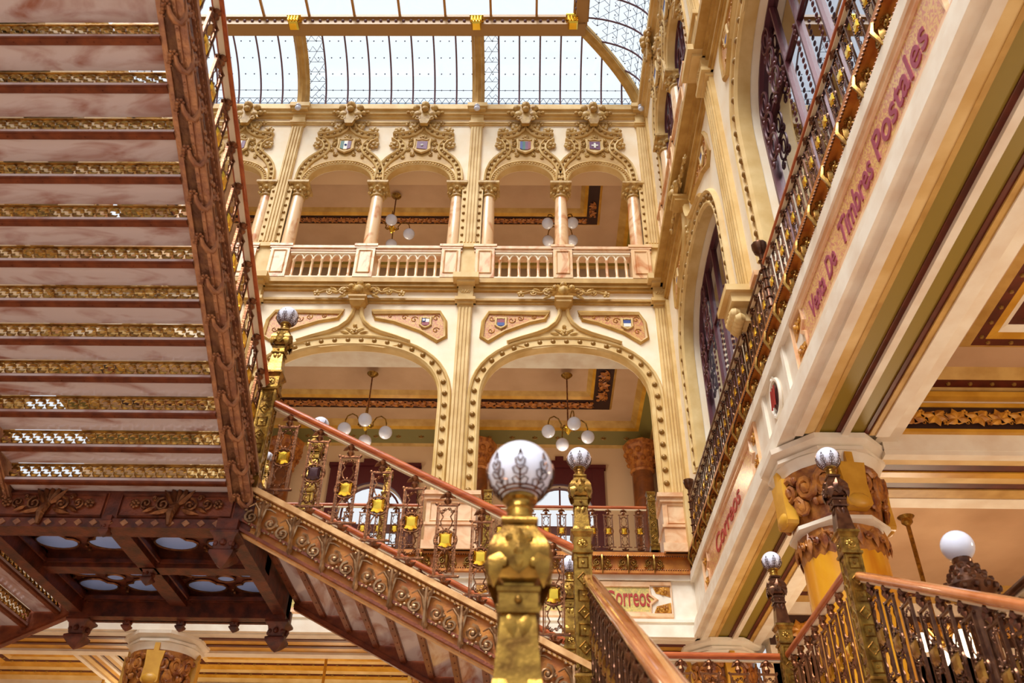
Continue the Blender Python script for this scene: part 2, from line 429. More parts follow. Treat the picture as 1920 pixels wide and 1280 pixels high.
def shield(parent, u, z, y, w, h, kind):
    out = [(-0.5, 0.5), (-0.25, 0.44), (0, 0.5), (0.25, 0.44), (0.5, 0.5), (0.46, 0.1), (0.5, -0.25), (0.3, -0.42), (0, -0.56), (-0.3, -0.42), (-0.5, -0.25), (-0.46, 0.1)]
    m = MB(); m.prism([(u+p*w, z+q*h) for p, q in out], y, y+0.05)
    pa = npath([(u+p*w, z+q*h) for p, q in reversed(out)], True)
    m.sweep(pa, [(-0.02, y), (0.0, y-0.03), (0.03, y-0.03), (0.04, y+0.03)], True)
    sh = obj('shield', m, 'beige', parent)
    iw, ih = w*0.62, h*0.62
    cols = {'mex': [('v', ('flag_green', 'flag_white', 'flag_plum'))], 'plum': [('v', ('flag_plum',))], 'col': [('v', ('flag_blue', 'flag_green', 'flag_plum', 'flag_red'))],
            'swiss': [('v', ('flag_plum',))], 'chile': [('h', ('flag_white', 'flag_red'))], 'hond': [('h', ('flag_red', 'flag_blue'))], 'blue': [('h', ('flag_blue', 'flag_white'))],
            'fra': [('v', ('flag_blue', 'flag_white', 'flag_plum'))], 'gold': [('h', ('gold_band', 'flag_blue'))]}[kind][0]
    n = len(cols[1])
    for i, cn in enumerate(cols[1]):
        b = MB()
        if cols[0] == 'v': b.box(u-iw/2+iw*i/n, u-iw/2+iw*(i+1)/n, y-0.02, y+0.01, z-ih/2, z+ih/2)
        else: b.box(u-iw/2, u+iw/2, y-0.02, y+0.01, z+ih/2-ih*(i+1)/n, z+ih/2-ih*i/n)
        if cols[0] == 'v' and i in (0, n-1):
            b = MB(); x0 = u-iw/2+iw*i/n; x1 = u-iw/2+iw*(i+1)/n
            lo = z-ih/2
            b.prism([(x0, lo+(0.05 if i == 0 else 0)), (x1, lo+(0.05 if i == n-1 and n > 1 else 0)), (x1, z+ih/2), (x0, z+ih/2)], y-0.02, y+0.01)
        obj('flag_field', b, cn, sh)
    e = MB()
    if kind == 'swiss':
        e.box(u-0.10, u+0.10, y-0.035, y, z-0.03, z+0.03); e.box(u-0.03, u+0.03, y-0.034, y, z-0.11, z+0.11); obj('white_cross', e, 'flag_white', sh)
    elif kind == 'chile':
        e.box(u-iw/2, u, y-0.03, y, z, z+ih/2); obj('blue_canton', e, 'flag_blue', sh)
        e = MB(); st = []
        for k in range(10):
            r = 0.05 if k % 2 == 0 else 0.02; a = PI/2+k*PI/5
            st.append((u-iw/4+r*math.cos(a), z+ih/4+r*math.sin(a)))
        e.prism(st, y-0.04, y); obj('white_star', e, 'flag_white', sh)
    elif kind in ('mex', 'plum'):
        e.flower((u, z), 0.045, 5, y-0.03); obj('emblem', e, 'flag_blue' if kind == 'mex' else 'flag_white', sh)
    return sh

_st = MB(); _st.ball((0, 0, 0), 0.070, 9, 6); STUD = mesh('stud', _st, 'stud_bronze')
_st = MB(); _st.ball((0, 0, 0), 0.050, 8, 5); STUDS = mesh('stud', _st, 'stud_bronze')
def low_arch(fr, c, a, label, flags=None, glazed=False):
    t = thing('arch_surround', label, 'arch', group='broad arches of the first gallery'); frame(t, fr)
    pa = apath(c, a, 12.0, 1.68, 2.4, 9.42)
    m = MB(); m.sweep(pa, LOW); obj('moulding', m, 'beige', t)
    studs(t, along(pa, 0.34, 0.16, -0.03), STUD)
    L = [(c-1.45, 13.78), (c-1.1, 13.93), (c-0.7, 14.08), (c-0.42, 14.22), (c-0.22, 14.42), (c-0.12, 14.66), (c-0.09, 14.92)]
    m = MB()
    m.sweep(npath(L), OGEE); m.sweep(npath(mirror(L, c)), OGEE)
    m.prism([(u, z) for u, z in L]+mirror(L, c)+[(c+0.8, 13.6), (c, 13.72), (c-0.8, 13.6)], -0.05, 0.0)
    obj('ogee_moulding', m, 'beige', t)
    m = MB()
    m.flower((c, 14.12), 0.11, 6, -0.08); m.ball((c, -0.09, 14.28), 0.06, 7, 5)
    for s in (-1, 1): m.leaf((c, 14.1), PI/2-s*1.1, 0.30, 0.12, -0.07); m.leaf((c+s*0.12, 14.06), PI/2-s*1.4, 0.26, 0.10, -0.07)
    obj('leaf_cluster', m, 'carved', t)
    m = MB(); m.M = Matrix.Translation((c, -0.12, 14.9))
    m.sq([(0.09, -0.06), (0.16, 0.02), (0.20, 0.06), (0.20, 0.12), (0.24, 0.16), (0.24, 0.22), (0.12, 0.26)])
    obj('finial_block', m, 'ochre', t)
    g = obj('garland', _gar, None, t, (c, -0.14, 15.22))
    return t
def spandrel(fr, c, s, half, label, kind):
    t = thing('spandrel_panel', label, 'wall panel', group='mosaic spandrel panels'); frame(t, fr)
    k = (half-0.18-0.28)/2.16
    base = [(-2.13*k, 14.5), (-1.99*k, 14.8), (-0.37, 14.8), (-0.49, 14.57), (-0.9*k, 14.46), (-1.55*k, 14.16), (-1.98*k, 13.84), (-2.16*k, 13.98)]
    pts = [(c+s*-u if s > 0 else c+u, z) for u, z in base]
    if s > 0: pts = pts[::-1]
    m = MB(); m.prism(pts, -0.012, 0.01); obj('mosaic_field', m, 'mosaic', t)
    m = MB(); m.sweep(npath(pts, True), [(-0.05, 0.0), (-0.05, -0.05), (0.0, -0.07), (0.04, -0.04), (0.05, 0.0)], True)
    obj('frame', m, 'ochre', t)
    m = MB(); sg = 1 if s > 0 else -1
    for (du, dz, r) in ((1.15, 14.62, 0.09), (1.38, 14.55, 0.11), (0.8, 14.66, 0.07), (1.92, 14.2, 0.1), (1.9, 14.6, 0.1), (1.62, 14.27, 0.08)):
        m.scroll((c+sg*du*k, dz), r, 0.5, 1.1, sg, 0.012, -0.02, 10, 4)
    obj('scrollwork', m, 'vine_gold', t)
    shield(t, c+sg*1.66*k, 14.45, -0.03, 0.30, 0.34, kind)
    return t

UB = [(-1.17, 19.78), (-1.16, 20.0), (-1.13, 20.25), (-1.05, 20.5), (-0.92, 20.72), (-0.76, 20.9), (-0.62, 21.05), (-0.55, 21.22), (-0.57, 21.42), (-0.67, 21.6), (-0.86, 21.76)]
UT = [(-0.90, 21.80), (-0.68, 21.84), (-0.46, 21.88), (-0.28, 21.98), (-0.14, 22.14), (-0.05, 22.36)]
BAND = [(-0.10, 0.02), (-0.10, -0.07), (-0.06, -0.10), (-0.03, -0.06), (0.05, -0.06), (0.07, -0.12), (0.11, -0.14), (0.13, -0.08), (0.13, 0.02)]
def up_arch(fr, c, a, label, kind, full=True):
    t = thing('arch_crest', label, 'arch ornament', group='crests over the upper arches'); frame(t, fr)
    k = (a+0.24)/1.17
    pa = apath(c, a, 19.75, 0.78, 2.1, 19.72, 22, False)
    m = MB(); m.sweep(pa, [(-0.01, 0.18), (-0.01, -0.05), (0.03, -0.08), (0.06, -0.04), (0.13, -0.04), (0.15, -0.08), (0.18, -0.07), (0.19, 0)])
    obj('inner_moulding', m, 'beige', t)
    m = MB()
    for i, q in enumerate(along(pa, 0.09, 0.095, -0.05)): m.ball(q, 0.035, 6, 4, (1.1, 0.7, 0.8))
    obj('leaf_band', m, 'carved', t)
    LB = [(c+u*k, z) for u, z in UB]; LT = [(c+u*k, z) for u, z in UT]
    m = MB()
    for L in (LB, LT):
        m.sweep(npath(L), BAND); m.sweep(npath(mirror(L, c)), BAND)
    obj('ogee_moulding', m, 'beige', t)
    m = MB()
    for L in (LB, LT):
        for q in along(npath(L), 0.21, 0.01, -0.07):
            studs(t, [q, (2*c-q[0], q[1], q[2])], STUDS)
    # ground between arch and crest, with relief
    arc = [(u+nu*0.12, z+nz*0.12) for u, z, nu, nz in pa if z > 20.2]
    poly = [(u, z) for u, z in LB if z > 20.4]+[(u, z) for u, z in LT[2:]]
    poly = poly+mirror(poly, c)
    m = MB(); m.prism(poly+[p for p in reversed(arc)], -0.03, 0.01)
    obj('relief_ground', m, 'ochre', t)
    m = MB()
    for s in (-1, 1):
        for (du, dz, r, a0) in ((0.36, 21.45, 0.10, 0), (0.42, 21.2, 0.09, 2), (0.28, 20.98, 0.08, 1), (0.34, 21.68, 0.08, 3), (0.55, 20.86, 0.07, 1)):
            m.scroll((c+s*du*k, dz), r, a0, 1.2, s, 0.024, -0.05, 10, 4)
            m.leaf((c+s*du*k, dz), a0+1.0, 0.16, 0.08, -0.05)
        # curls outside the crest
        m.flower((c+s*0.82*k, 21.42), 0.18, 6, -0.06, 0.6); m.flower((c+s*0.66*k, 21.14), 0.12, 5, -0.06, 0.6)
        m.flower((c+s*0.74*k, 22.05), 0.18, 6, -0.08, 0.6); m.flower((c+s*0.52*k, 21.98), 0.07, 5, -0.06, 0.6)
        m.flower((c+s*0.30*k, 22.24), 0.19, 6, -0.08, 0.7); m.flower((c+s*0.50*k, 22.44), 0.13, 5, -0.06, 0.6)
    m.flower((c, 21.78), 0.11, 6, -0.07, 0.6)
    obj('relief', m, 'carved', t)
    cz = obj('crest', _fle, None, t, (c, -0.18, 22.33)); cz.scale = (1.12, 1.0, 1.12)
    shield(t, c, 21.34, -0.10, 0.52, 0.60, kind)
    return t

# columns of the upper arcade -------------------------------------------------
def _shaft():
    m = MB(); m.lathe([(0.19, 0), (0.20, 0.05), (0.195, 1.2), (0.17, 2.18)], 18); return m
def _cap():
    m = MB()
    m.lathe([(0.17, 2.16), (0.21, 2.2), (0.21, 2.24), (0.18, 2.26), (0.19, 2.36), (0.26, 2.52), (0.28, 2.56)], 16)
    m.sq([(0.27, 2.56), (0.31, 2.60), (0.31, 2.68), (0.28, 2.68)])
    for i in range(8):
        a = PI*i/4
        m.ball((0.25*math.cos(a), 0.25*math.sin(a), 2.44), 0.065, 7, 5)
        m.ball((0.22*math.cos(a+0.4), 0.22*math.sin(a+0.4), 2.32), 0.045, 6, 4)
    return m
def _cbase():
    m = MB(); m.sq([(0.27, 0), (0.27, 0.06), (0.24, 0.08)]); m.lathe([(0.24, 0.06), (0.26, 0.10), (0.22, 0.14), (0.2, 0.17)], 16); return m
_sm = mesh('shaft', _shaft(), 'marble_peach'); _cm = mesh('capital', _cap(), 'carved'); _bm = mesh('base', _cbase(), 'white_plaster')
def column_up(fr, u, label, y=0.16):
    t = thing('column', label, 'column', group='slender columns of the upper arcade')
    (ox, oy), rz = fr
    t.location = Vector((ox, oy, 17.06))+Matrix.Rotation(rz, 3, 'Z') @ Vector((u, y, 0))
    obj('shaft', _sm, None, t); obj('capital', _cm, None, t); obj('base', _bm, None, t)
    return t
# stone balustrade -------------------------------------------------------------
def _balu():
    m = MB(); m.lathe([(0.055, 0.0), (0.055, 0.05), (0.035, 0.08), (0.042, 0.3), (0.034, 0.56), (0.055, 0.60), (0.055, 0.63)], 10); return m
_bal = mesh('baluster', _balu(), 'marble_peach')
def balustrade_up(fr, cols, label, nb):
    t = thing('stone_balustrade', label, 'balustrade', group='stone balustrades of the upper arcade'); frame(t, fr); t.location = t.location + Matrix.Rotation(fr[1], 3, 'Z') @ Vector((0, -0.10, 0.0))
    u0, u1 = cols[0]-0.30, cols[-1]+0.30
    m = MB(); m.box(u0, u1, -0.10, 0.34, 16.82, 16.90); m.box(u0, u1, -0.14, 0.40, 16.90, 16.99)
    obj('top_rail', m, 'marble_rose', t)
    m = MB(); m.box(u0, u1, -0.10, 0.30, Z2, Z2+0.05); obj('bottom_rail', m, 'cream', t)
    for c in cols:
        m = MB(); m.box(c-0.26, c+0.26, -0.13, 0.42, Z2, 16.97)
        m.box(c-0.32, c+0.32, -0.16, 0.46, 16.97, 17.05); m.box(c-0.30, c+0.30, -0.13, 0.44, 16.90, 16.97)
        m.sweep(npath([(c-0.17, 16.0), (c-0.17, 16.8), (c+0.17, 16.8), (c+0.17, 16.0)], True), [(-0.02, -0.13), (0, -0.16), (0.02, -0.13)], True)
        obj('pedestal', m, 'marble_peach', t)
    for a, b in zip(cols, cols[1:]):
        s0, s1 = a+0.28, b-0.28; st = (s1-s0)/nb
        m = MB()
        for i in range(nb-1):
            x = s0+st*(i+0.5)
            if True:
                for s in (-1, 1):
                    P = [(x+st/2+s*st/2*k, 16.52+0.2*q) for k, q in ((0.93, 0), (0.93, 0.25), (0.80, 0.60), (0.50, 0.90), (0, 1.10))]
                    m.tube([(p, -0.04, q) for p, q in P], 0.022, 5)
        m.box(s0, s1, -0.08, 0.02, 16.745, 16.83)
        obj('arcade_heads', m, 'cream', t)
        for i in range(nb):
            obj('baluster', _bal, None, t, (s0+st*(i+0.5), -0.04, Z2+0.05))
    return t

trim_n = [0]
def trim(mb, m, fr=None):
    trim_n[0] += 1
    o = struct('trim_%d' % trim_n[0], mb, m)
    if fr: frame(o, fr)
    return o
def pilaster(fr, u, w=0.36, corbel=False, low=9.42):
    m = MB(); h = w/2
    def strip(z0, z1):
        m.box(u-h, u+h, -0.09, 0.02, z0, z1)
        for k in range(4):
            x = u-h+w*(k+0.5)/4; m.box(x-0.022, x+0.022, -0.125, -0.08, z0+0.1, z1-0.1)
    strip(low, 15.0); strip(17.15, 22.30)
    m.box(u-h-0.10, u+h+0.10, -0.16, 0.02, Z2+0.0, 17.0); m.box(u-h-0.14, u+h+0.14, -0.22, 0.02, 16.98, 17.12)
    # block and caps across the frieze
    m.box(u-h-0.02, u+h+0.02, -0.20, 0.02, 15.18, 15.6)
    for (z0, z1, e, d) in ((15.0, 15.08, 0.03, 0.16), (15.08, 15.18, 0.09, 0.24), (15.58, 15.66, 0.06, 0.36), (15.66, 15.84, 0.16, 0.46)):
        m.box(u-h-e, u+h+e, -d, 0.02, z0, z1)
    for (z0, z1, e, d) in ((22.30, 22.36, 0.03, 0.14), (22.36, 22.44, 0.06, 0.18), (22.44, 22.86, 0.02, 0.14), (22.86, 22.95, 0.08, 0.30), (22.95, 23.12, 0.13, 0.36)):
        m.box(u-h-e, u+h+e, -d, 0.02, z0, z1)
    m.M = Matrix.Identity(4)
    for q in (-0.07, 0, 0.07): m.flower((u+q, 15.38), 0.07, 5, -0.21, 0.5)
    if corbel:
        for (z0, z1, e, d) in ((9.3, 9.42, 0.12, 0.5), (9.12, 9.3, 0.05, 0.42)): m.box(u-h-e, u+h+e, -d, 0.02, z0, z1)
        for i in range(4):
            for j in range(2): m.ball((u-0.15+0.1*i, -0.36+0.06*j, 8.98-0.1*j), 0.10, 7, 5)
        m.box(u-0.14, u+0.14, -0.32, 0.02, 8.85, 9.12)
    trim(m, 'beige', fr)
    b = MB(); b.ball((u, -0.42, 22.74), 0.10, 10, 8, (1, 0.8, 1)); b.lathe([(0.06, 0), (0.09, 0.03), (0.09, 0.06)], 10, (u, -0.42, 22.80))
    return b
def pedestal_low(fr, u, w, label, d=0.26):
    t = thing('pier_pedestal', label, 'pedestal', group='pier pedestals'); frame(t, fr)
    m = MB(); m.box(u-w/2, u+w/2, -d, 0.5, Z1, 9.25)
    for (z0, z1, e) in ((8.05, 8.25, 0.05), (8.62, 8.68, 0.03), (9.22, 9.32, 0.05), (9.32, 9.42, 0.10)): m.box(u-w/2-e, u+w/2+e, -d-e, 0.5+e, z0, z1)
    m.sweep(npath([(u-w/2+0.1, 8.72), (u-w/2+0.1, 9.15), (u+w/2-0.1, 9.15), (u+w/2-0.1, 8.72)], True), [(-0.02, -d), (0, -d-0.03), (0.02, -d)], True)
    obj('block', m, 'marble_rose', t)
    return t

# ---- walls -------------------------------------------------------------------
BB = [(-10.145, 2.3, 2.815, 2.35), (-4.515, 2.3, 2.815, 2.35), (0.885, 2.085, 2.585, 2.12)]
RB = [(3.7, 2.2, 3.2, 2.1), (10.3, 2.2, 3.4, 2.15), (17.0, 2.2, 3.3, 2.15)]
def wall(name, fr, bays, u0, u1):
    m = MB()
    m.box(u0, u1, 0.0, 0.45, 15.15, Z2)
    aw(m, u0, u1, Z1, 15.15, [(c, a, 12.0, 1.68, 2.4) for c, a, h, o in bays], y1=0.24 if fr is BACK else 0.42)
    cur = u0
    for c, a, h, o in bays:
        m.box(cur, c-o-0.16, 0, 0.42, Z2, 19.75); cur = c+o+0.16
    m.box(cur, u1, 0, 0.42, Z2, 19.75)
    aw(m, u0, u1, 19.75, 23.0, [(c+s*o/2, o/2-0.2, 19.75, 0.78, 2.1) for c, a, h, o in bays for s in (-1, 1)], y1=0.20, n=16)
    wl = struct(name, m, 'cream'); frame(wl, fr)
    return wl
wall('wall_back', BACK, BB, -13.0, 4.5)
wall('wall_right', RIGHT, RB, 0.0, 22.0)
LEFT = ((-12.7, 18.0), PI/2)
LB = [(-c, a, h, o) for c, a, h, o in RB]
wall('wall_left', LEFT, LB, -22.0, 0.0)
def ledges(fr, u0, u1):
    m = MB()
    for (z0, z1, d) in ((15.08, 15.15, 0.05), (15.15, 15.22, 0.10), (15.50, 15.58, 0.10), (15.58, 15.68, 0.16), (15.68, 15.84, 0.22 if fr is BACK else 0.34)): m.box(u0, u1, -d, 0.05, z0, z1)
    trim(m, 'ochre', fr)
    m = MB()
    for (z0, z1, d) in ((22.40, 22.46, 0.05), (22.46, 22.52, 0.08), (22.70, 22.78, 0.10), (22.78, 22.92, 0.18), (22.92, 23.15, 0.26)): m.box(u0, u1, -d, 0.3, z0, z1)
    trim(m, 'beige', fr)
ledges(BACK, -12.7, 3.3); ledges(RIGHT, 0.0, 22.0); ledges(LEFT, -22.0, 0.0)
m = MB(); m.box(-22, 0, -0.05, 0.9, 6.3, Z1); trim(m, 'white_plaster', LEFT)
m = MB(); m.box(-22, 0, 3.4, 3.6, -1.6, 23.2); m.box(-22, 0, 0.3, 3.6, 15.5, 15.8); m.box(-22, 0, 0.3, 3.6, 7.7, 8.0); m.box(-22, 0, 0.2, 3.6, 20.9, 21.1); m.box(-22, 0, 0.42, 3.6, 14.3, 14.4); frame(struct('wall_left_inner', m, 'tan_wall'), LEFT)

fk = [('fra', 'gold', 'fra', 'fra'), ('gold', 'chile', 'mex', 'plum'), ('hond', 'blue', 'col', 'swiss')]
bayn = ['far left bay', 'left bay', 'corner bay']
spn = {(0, 0): 'spandrel panel with a striped shield, hidden by the stair, far left', (0, 1): 'pink mosaic spandrel panel at the far left edge behind the railing',
       (1, 0): 'pink mosaic spandrel panel behind the globe of the tall left newel', (1, 1): 'pink mosaic spandrel panel with a white star on blue over red',
       (2, 0): 'pink mosaic spandrel panel with a small red over blue shield', (2, 1): 'pink mosaic spandrel panel with a small blue over white shield, by the corner'}
crn = {(0, 0): 'arch crest with striped shield, hidden by the overhead flight', (0, 1): 'arch crest with blue white plum shield, cut by the stair railing',
       (1, 0): 'arch crest with a green, white and plum shield bearing an emblem', (1, 1): 'arch crest with a plain plum shield with a tiny emblem',
       (2, 0): 'arch crest with a blue, green, plum and red striped shield', (2, 1): 'arch crest with a white cross on its plum shield'}
con = {-1: 'left jamb', 0: 'middle', 1: 'right jamb'}
for i, (c, a, h, o) in enumerate(BB):
    low_arch(BACK, c, a, ['broad studded arch at the far left edge behind the stair railing', 'broad studded ogee arch left of the central pier', 'broad studded ogee arch between the central pier and the corner'][i])
    for s, q in ((-1, 0), (1, 1)):
        spandrel(BACK, c, s, h, spn[(i, q)], fk[i][q])
        up_arch(BACK, c+s*o/2, o/2-0.2, crn[(i, q)], fk[i][q+2])
    for k in (-1, 0, 1):
        column_up(BACK, c+k*o, 'slender peach marble column, %s of the upper %s, back wall' % (con[k], bayn[i]))
    balustrade_up(BACK, [c-o, c, c+o], 'pale stone balustrade with pointed arches, upper %s of the back wall' % bayn[i], 7 if i < 2 else 6)
rb = ['far', 'near']
for i, (c, a, h, o) in enumerate(RB[:2]):
    low_arch(RIGHT, c, a, ['steep studded arch with a plum grille on the side wall, next to the corner', 'nearest studded arch on the side wall, holding reflecting glass'][i])
    for s in (-1, 1):
        sd = 'far' if s < 0 else 'near'
        spandrel(RIGHT, c, s, min(h, 2.9), 'mosaic spandrel panel seen edge on, %s side of the %s side wall arch' % (sd, rb[i]), 'gold' if s < 0 else 'blue')
        up_arch(RIGHT, c+s*o/2, o/2-0.2, 'carved crest seen edge on, %s one above the %s side wall arch' % (sd, rb[i]), 'blue')
    for k, n in ((-1, 'far end'), (0, 'middle'), (1, 'near end')):
        column_up(RIGHT, c+k*o, 'slender peach marble column, %s of the %s upper side wall bay' % (n, rb[i]))
    balustrade_up(RIGHT, [c-o, c, c+o], 'pale stone balustrade in the %s upper bay of the side wall' % rb[i], 6)
bulbs = []
for fr, us in ((BACK, (-7.33, -1.70, 3.42)), (RIGHT, (6.95, 13.65))):
    for u in us:
        w_ = 0.36 if fr is BACK else 0.50
        b = pilaster(fr, u, 0.30 if u == 3.42 else w_, corbel=(fr is RIGHT))
        o = obj('wall_lamp', b, 'globe'); frame(o, fr); bulbs.append((o, fr, u))
BN = {0: 'small white lamp on the wall cap at the left roof rib', 1: 'small white lamp on the wall cap at the middle roof rib', 2: 'small white lamp on the wall cap in the corner', 3: 'small white lamp on the side wall cap nearest the corner', 4: 'small white lamp on the side wall cap nearer the viewer'}
for i, (o, fr, u) in enumerate(bulbs): tag(o, BN[i], 'wall lamp', 'small lamps on the wall caps')
# inner corner pilaster and jamb strips between the two walls
m = MB(); m.box(0.02, 0.36, -0.08, 0.02, 9.42, 15.0); m.box(0.02, 0.36, -0.06, 0.02, 17.1, 22.4); m.box(0.0, 0.5, -0.2, 0.02, Z1, 9.42); trim(m, 'beige', RIGHT)
# stud strips beside the upper columns
for fr, bays in ((BACK, BB), (RIGHT, RB[:2])):
    m = MB(); g = []
    for c, a, h, o in bays:
        for s in (-1, 1):
            x = c+s*(o+0.16); m.box(min(x, x+s*0.14), max(x, x+s*0.14), -0.05, 0.05, 17.1, 19.78)
            for k in range(9): g.append((x+s*0.08, -0.05, 17.3+0.29*k))
    t_ = trim(m, 'beige', fr)
    studs(t_, g, STUDS)
for u, w_, n in ((-7.33, 1.1, 'on the left, behind the stair balusters'), (-1.70, 1.1, 'between the two broad arches of the back wall'), (3.30, 0.72, 'in the corner beside the gallery railing')):
    pedestal_low(BACK, u, w_, 'rose marble pier pedestal '+n)
pedestal_low(RIGHT, 6.95, 1.2, 'rose marble pier pedestal on the side gallery by the iron newel', 0.02)
pedestal_low(RIGHT, 13.65, 1.2, 'rose marble pier pedestal on the side gallery nearest the viewer', 0.02)

# ---- glazed grilles in the side wall arches ------------------------------------
def grille(n, c, a):
    g = MB()
    P = [(u, z) for u, z, _, _ in apath(c, a+0.02, 12.0, 1.70, 2.4, Z1+0.02)]
    g.prism(P, 0.42, 0.44)
    w_ = struct('window_%d' % n, g, 'mirror_glass'); frame(w_, RIGHT)
    m = MB()
    m.sweep(apath(c, a-0.10, 12.0, 1.60, 2.4, Z1), [(0.03, 0.34), (0.12, 0.34), (0.12, 0.42), (0.03, 0.42), (0.03, 0.34)])
    for k in (-0.72, 0, 0.72):
        top = 12.0+1.6*max(0, 1-abs(k/a)**2.4)**(1/2.4)
        m.box(c+k-0.022, c+k+0.022, 0.36, 0.42, Z1, top)
    for z in (8.15, 10.3, 12.05): m.box(c-a, c+a, 0.37, 0.42, z, z+0.05)
    obj('frame', m, 'grille_plum', w_)
    m = MB()
    for k in (-0.72, 0, 0.72):
        z = 8.4
        while z < 12.0: m.torus((c+k, 0.30, z), 0.035, 0.012, 8, 4); z += 0.14
    for k in (-1.85, -1.15, 1.15, 1.85):
        top = 12.0+1.6*max(0, 1-abs(k/a)**2.4)**(1/2.4)
        z = 12.2 if abs(k) < 1.5 else 11.4
        while z < top-0.1:
            m.torus((c+k, 0.34, z), 0.22, 0.022, 14, 5, (0.9, 1.1)); m.torus((c+k, 0.34, z), 0.11, 0.016, 10, 4, (0.8, 1.3))
            m.scroll((c+k-0.16, z-0.28), 0.11, 0, 1.1, 1, 0.022, 0.34, 10, 4); m.scroll((c+k+0.16, z-0.28), 0.11, PI, 1.1, -1, 0.022, 0.34, 10, 4)
            z += 0.52
    obj('tracery', m, 'grille_plum', w_)
    # dark room behind the glass
    return w_
grille(1, RB[0][0], RB[0][1]); grille(2, RB[1][0], RB[1][1]); grille(3, RB[2][0], RB[2][1])
nw = [3]
for (c, a, h, o) in RB[:2]:
    for s in (-1, 1):
        nw[0] += 1; cc = c+s*o/2; aa = o/2-0.16
        g = MB(); P = [(u, z) for u, z, _, _ in apath(cc, aa, 19.75, 0.8, 2.1, Z2)]
        g.prism(P, 0.21, 0.23); w_ = struct('window_%d' % nw[0], g, 'mirror_glass'); frame(w_, RIGHT)
        m = MB(); m.sweep(apath(cc, aa-0.08, 19.75, 0.72, 2.1, Z2), [(0, 0.14), (0.08, 0.14), (0.08, 0.2), (0, 0.2), (0, 0.14)])
        m.box(cc-0.03, cc+0.03, 0.14, 0.2, Z2, 20.4); m.box(cc-aa, cc+aa, 0.14, 0.2, 19.0, 19.06)
        for k in (-0.36, 0.36):
            for z in (19.3, 19.75): m.torus((cc+k, 0.17, z), 0.2, 0.026, 12, 4)
        obj('frame', m, 'grille_plum', w_)

# ---- beams, fascias and lettering at the first floor ----------------------------
def fascia(fr, u0, u1, step, n_lab):
    m = MB(); m.box(u0, u1, -0.10, 0.0, 7.66, 8.0)
    m.box(u0, u1, -0.16, 0.0, 7.62, 7.68); m.box(u0, u1, -0.20, 0.0, 7.98, 8.07)
    t = trim(m, 'panel_bronze', fr)
    b = MB(); x = u0
    while x < u1-0.05:
        b.ball((x+0.02, -0.20, 7.975), 0.018, 5, 4); b.ball((x+0.02, -0.165, 7.69), 0.014, 5, 4); x += 0.05
    obj('beading', b, 'bronze_dark', t)
    L = int((u1-u0)/step)
    o = MB()
    o.leaf((0, -0.16), PI/2, 0.34, 0.10, -0.13, 0.05); o.tube([(0, -0.20, 0.18), (0, -0.24, 0.0), (0, -0.15, -0.22)], [0.02, 0.03, 0.012], 5)
    for s in (-1, 1):
        o.scroll((s*0.11, 0.04), 0.075, PI/2, 1.3, -s, 0.018, -0.13); o.scroll((s*0.09, -0.10), 0.05, -PI/2, 1.1, s, 0.014, -0.13)
        o.flower((s*0.17, -0.02), 0.045, 5, -0.12); o.flower((s*0.06, 0.15), 0.04, 5, -0.14); o.leaf((s*0.05, -0.1), PI/2-s*1.3, 0.16, 0.05, -0.12)
    om = mesh('acanthus_ornament', o, 'ring_brass')
    for i in range(L): obj('acanthus_ornament', om, None, t, (u0+step*(i+0.5), 0, 7.82))
    return t
fascia(BACK, -13.0, 3.45, 0.55, 'back')
fascia(RIGHT, 0.15, 15.6, 0.62, 'side')
m = MB(); m.box(-13, 3.5, 0.0, 1.3, 6.3, 7.66)
m.box(-13, 3.5, -0.07, 0.0, 7.50, 7.62); m.box(-13, 3.45, -0.06, 0.0, 6.52, 6.60); m.box(-13, 3.42, -0.13, 0.0, 6.28, 6.52)
m.box(-13, 3.5, -0.10, 0.02, 6.60, 6.66)
m.box(-13, 3.5, 0.0, 0.9, 7.66, Z1); trim(m, 'white_plaster', BACK)
m = MB(); m.box(-1.2, 22, -0.1, 1.1, 6.38, 7.66); m.box(0, 22, -0.18, 0.0, 7.48, 7.66); m.box(0, 22, -0.06, 0.9, 7.66, Z1)
m.box(0.0, 22, -0.20, -0.08, 6.50, 6.62); m.box(0.0, 22, -0.17, -0.08, 6.66, 6.70); m.box(-1.2, 22, -0.24, -0.05, 6.30, 6.48)
trim(m, 'white_plaster', RIGHT)
# soffit of the side beam: recessed strips
def strips(name_rng, y0, y1, z, fr, u0, u1, seq):
    tot = sum(w for w, _, _ in seq); y = y0; acc = {}
    for w_, dz, mt in seq:
        ww = w_/tot*(y1-y0)
        acc.setdefault(mt, MB()).box(u0, u1, y, y+ww, z-dz, z+0.06); y += ww
    for k, v in acc.items(): trim(v, k, fr)
seq = [(1.0, 0.06, 'white_plaster'), (1.3, 0.02, 'beige'), (0.5, 0.03, 'ochre'), (1.9, 0.0, 'olive_band'), (0.6, 0.02, 'dark_red'), (0.8, 0.07, 'white_plaster'), (1.9, 0.0, 'olive_band'), (0.6, 0.02, 'dark_red'), (0.7, 0.04, 'ochre'), (1.6, 0.06, 'white_plaster')]
for a_, b_ in ((-0.3, 6.4), (7.9, 18.0)): strips('', -0.1, 1.15, 6.30, RIGHT, a_, b_, seq)
seqb = [(1.0, 0.0, 'white_plaster'), (0.5, 0.02, 'dark_red'), (1.2, 0.0, 'gold_band'), (0.5, 0.02, 'dark_red'), (1.3, 0.0, 'gold_band'), (1.1, 0.05, 'white_plaster')]
strips('', 0.0, 1.3, 6.26, BACK, -13, 3.4, seqb)

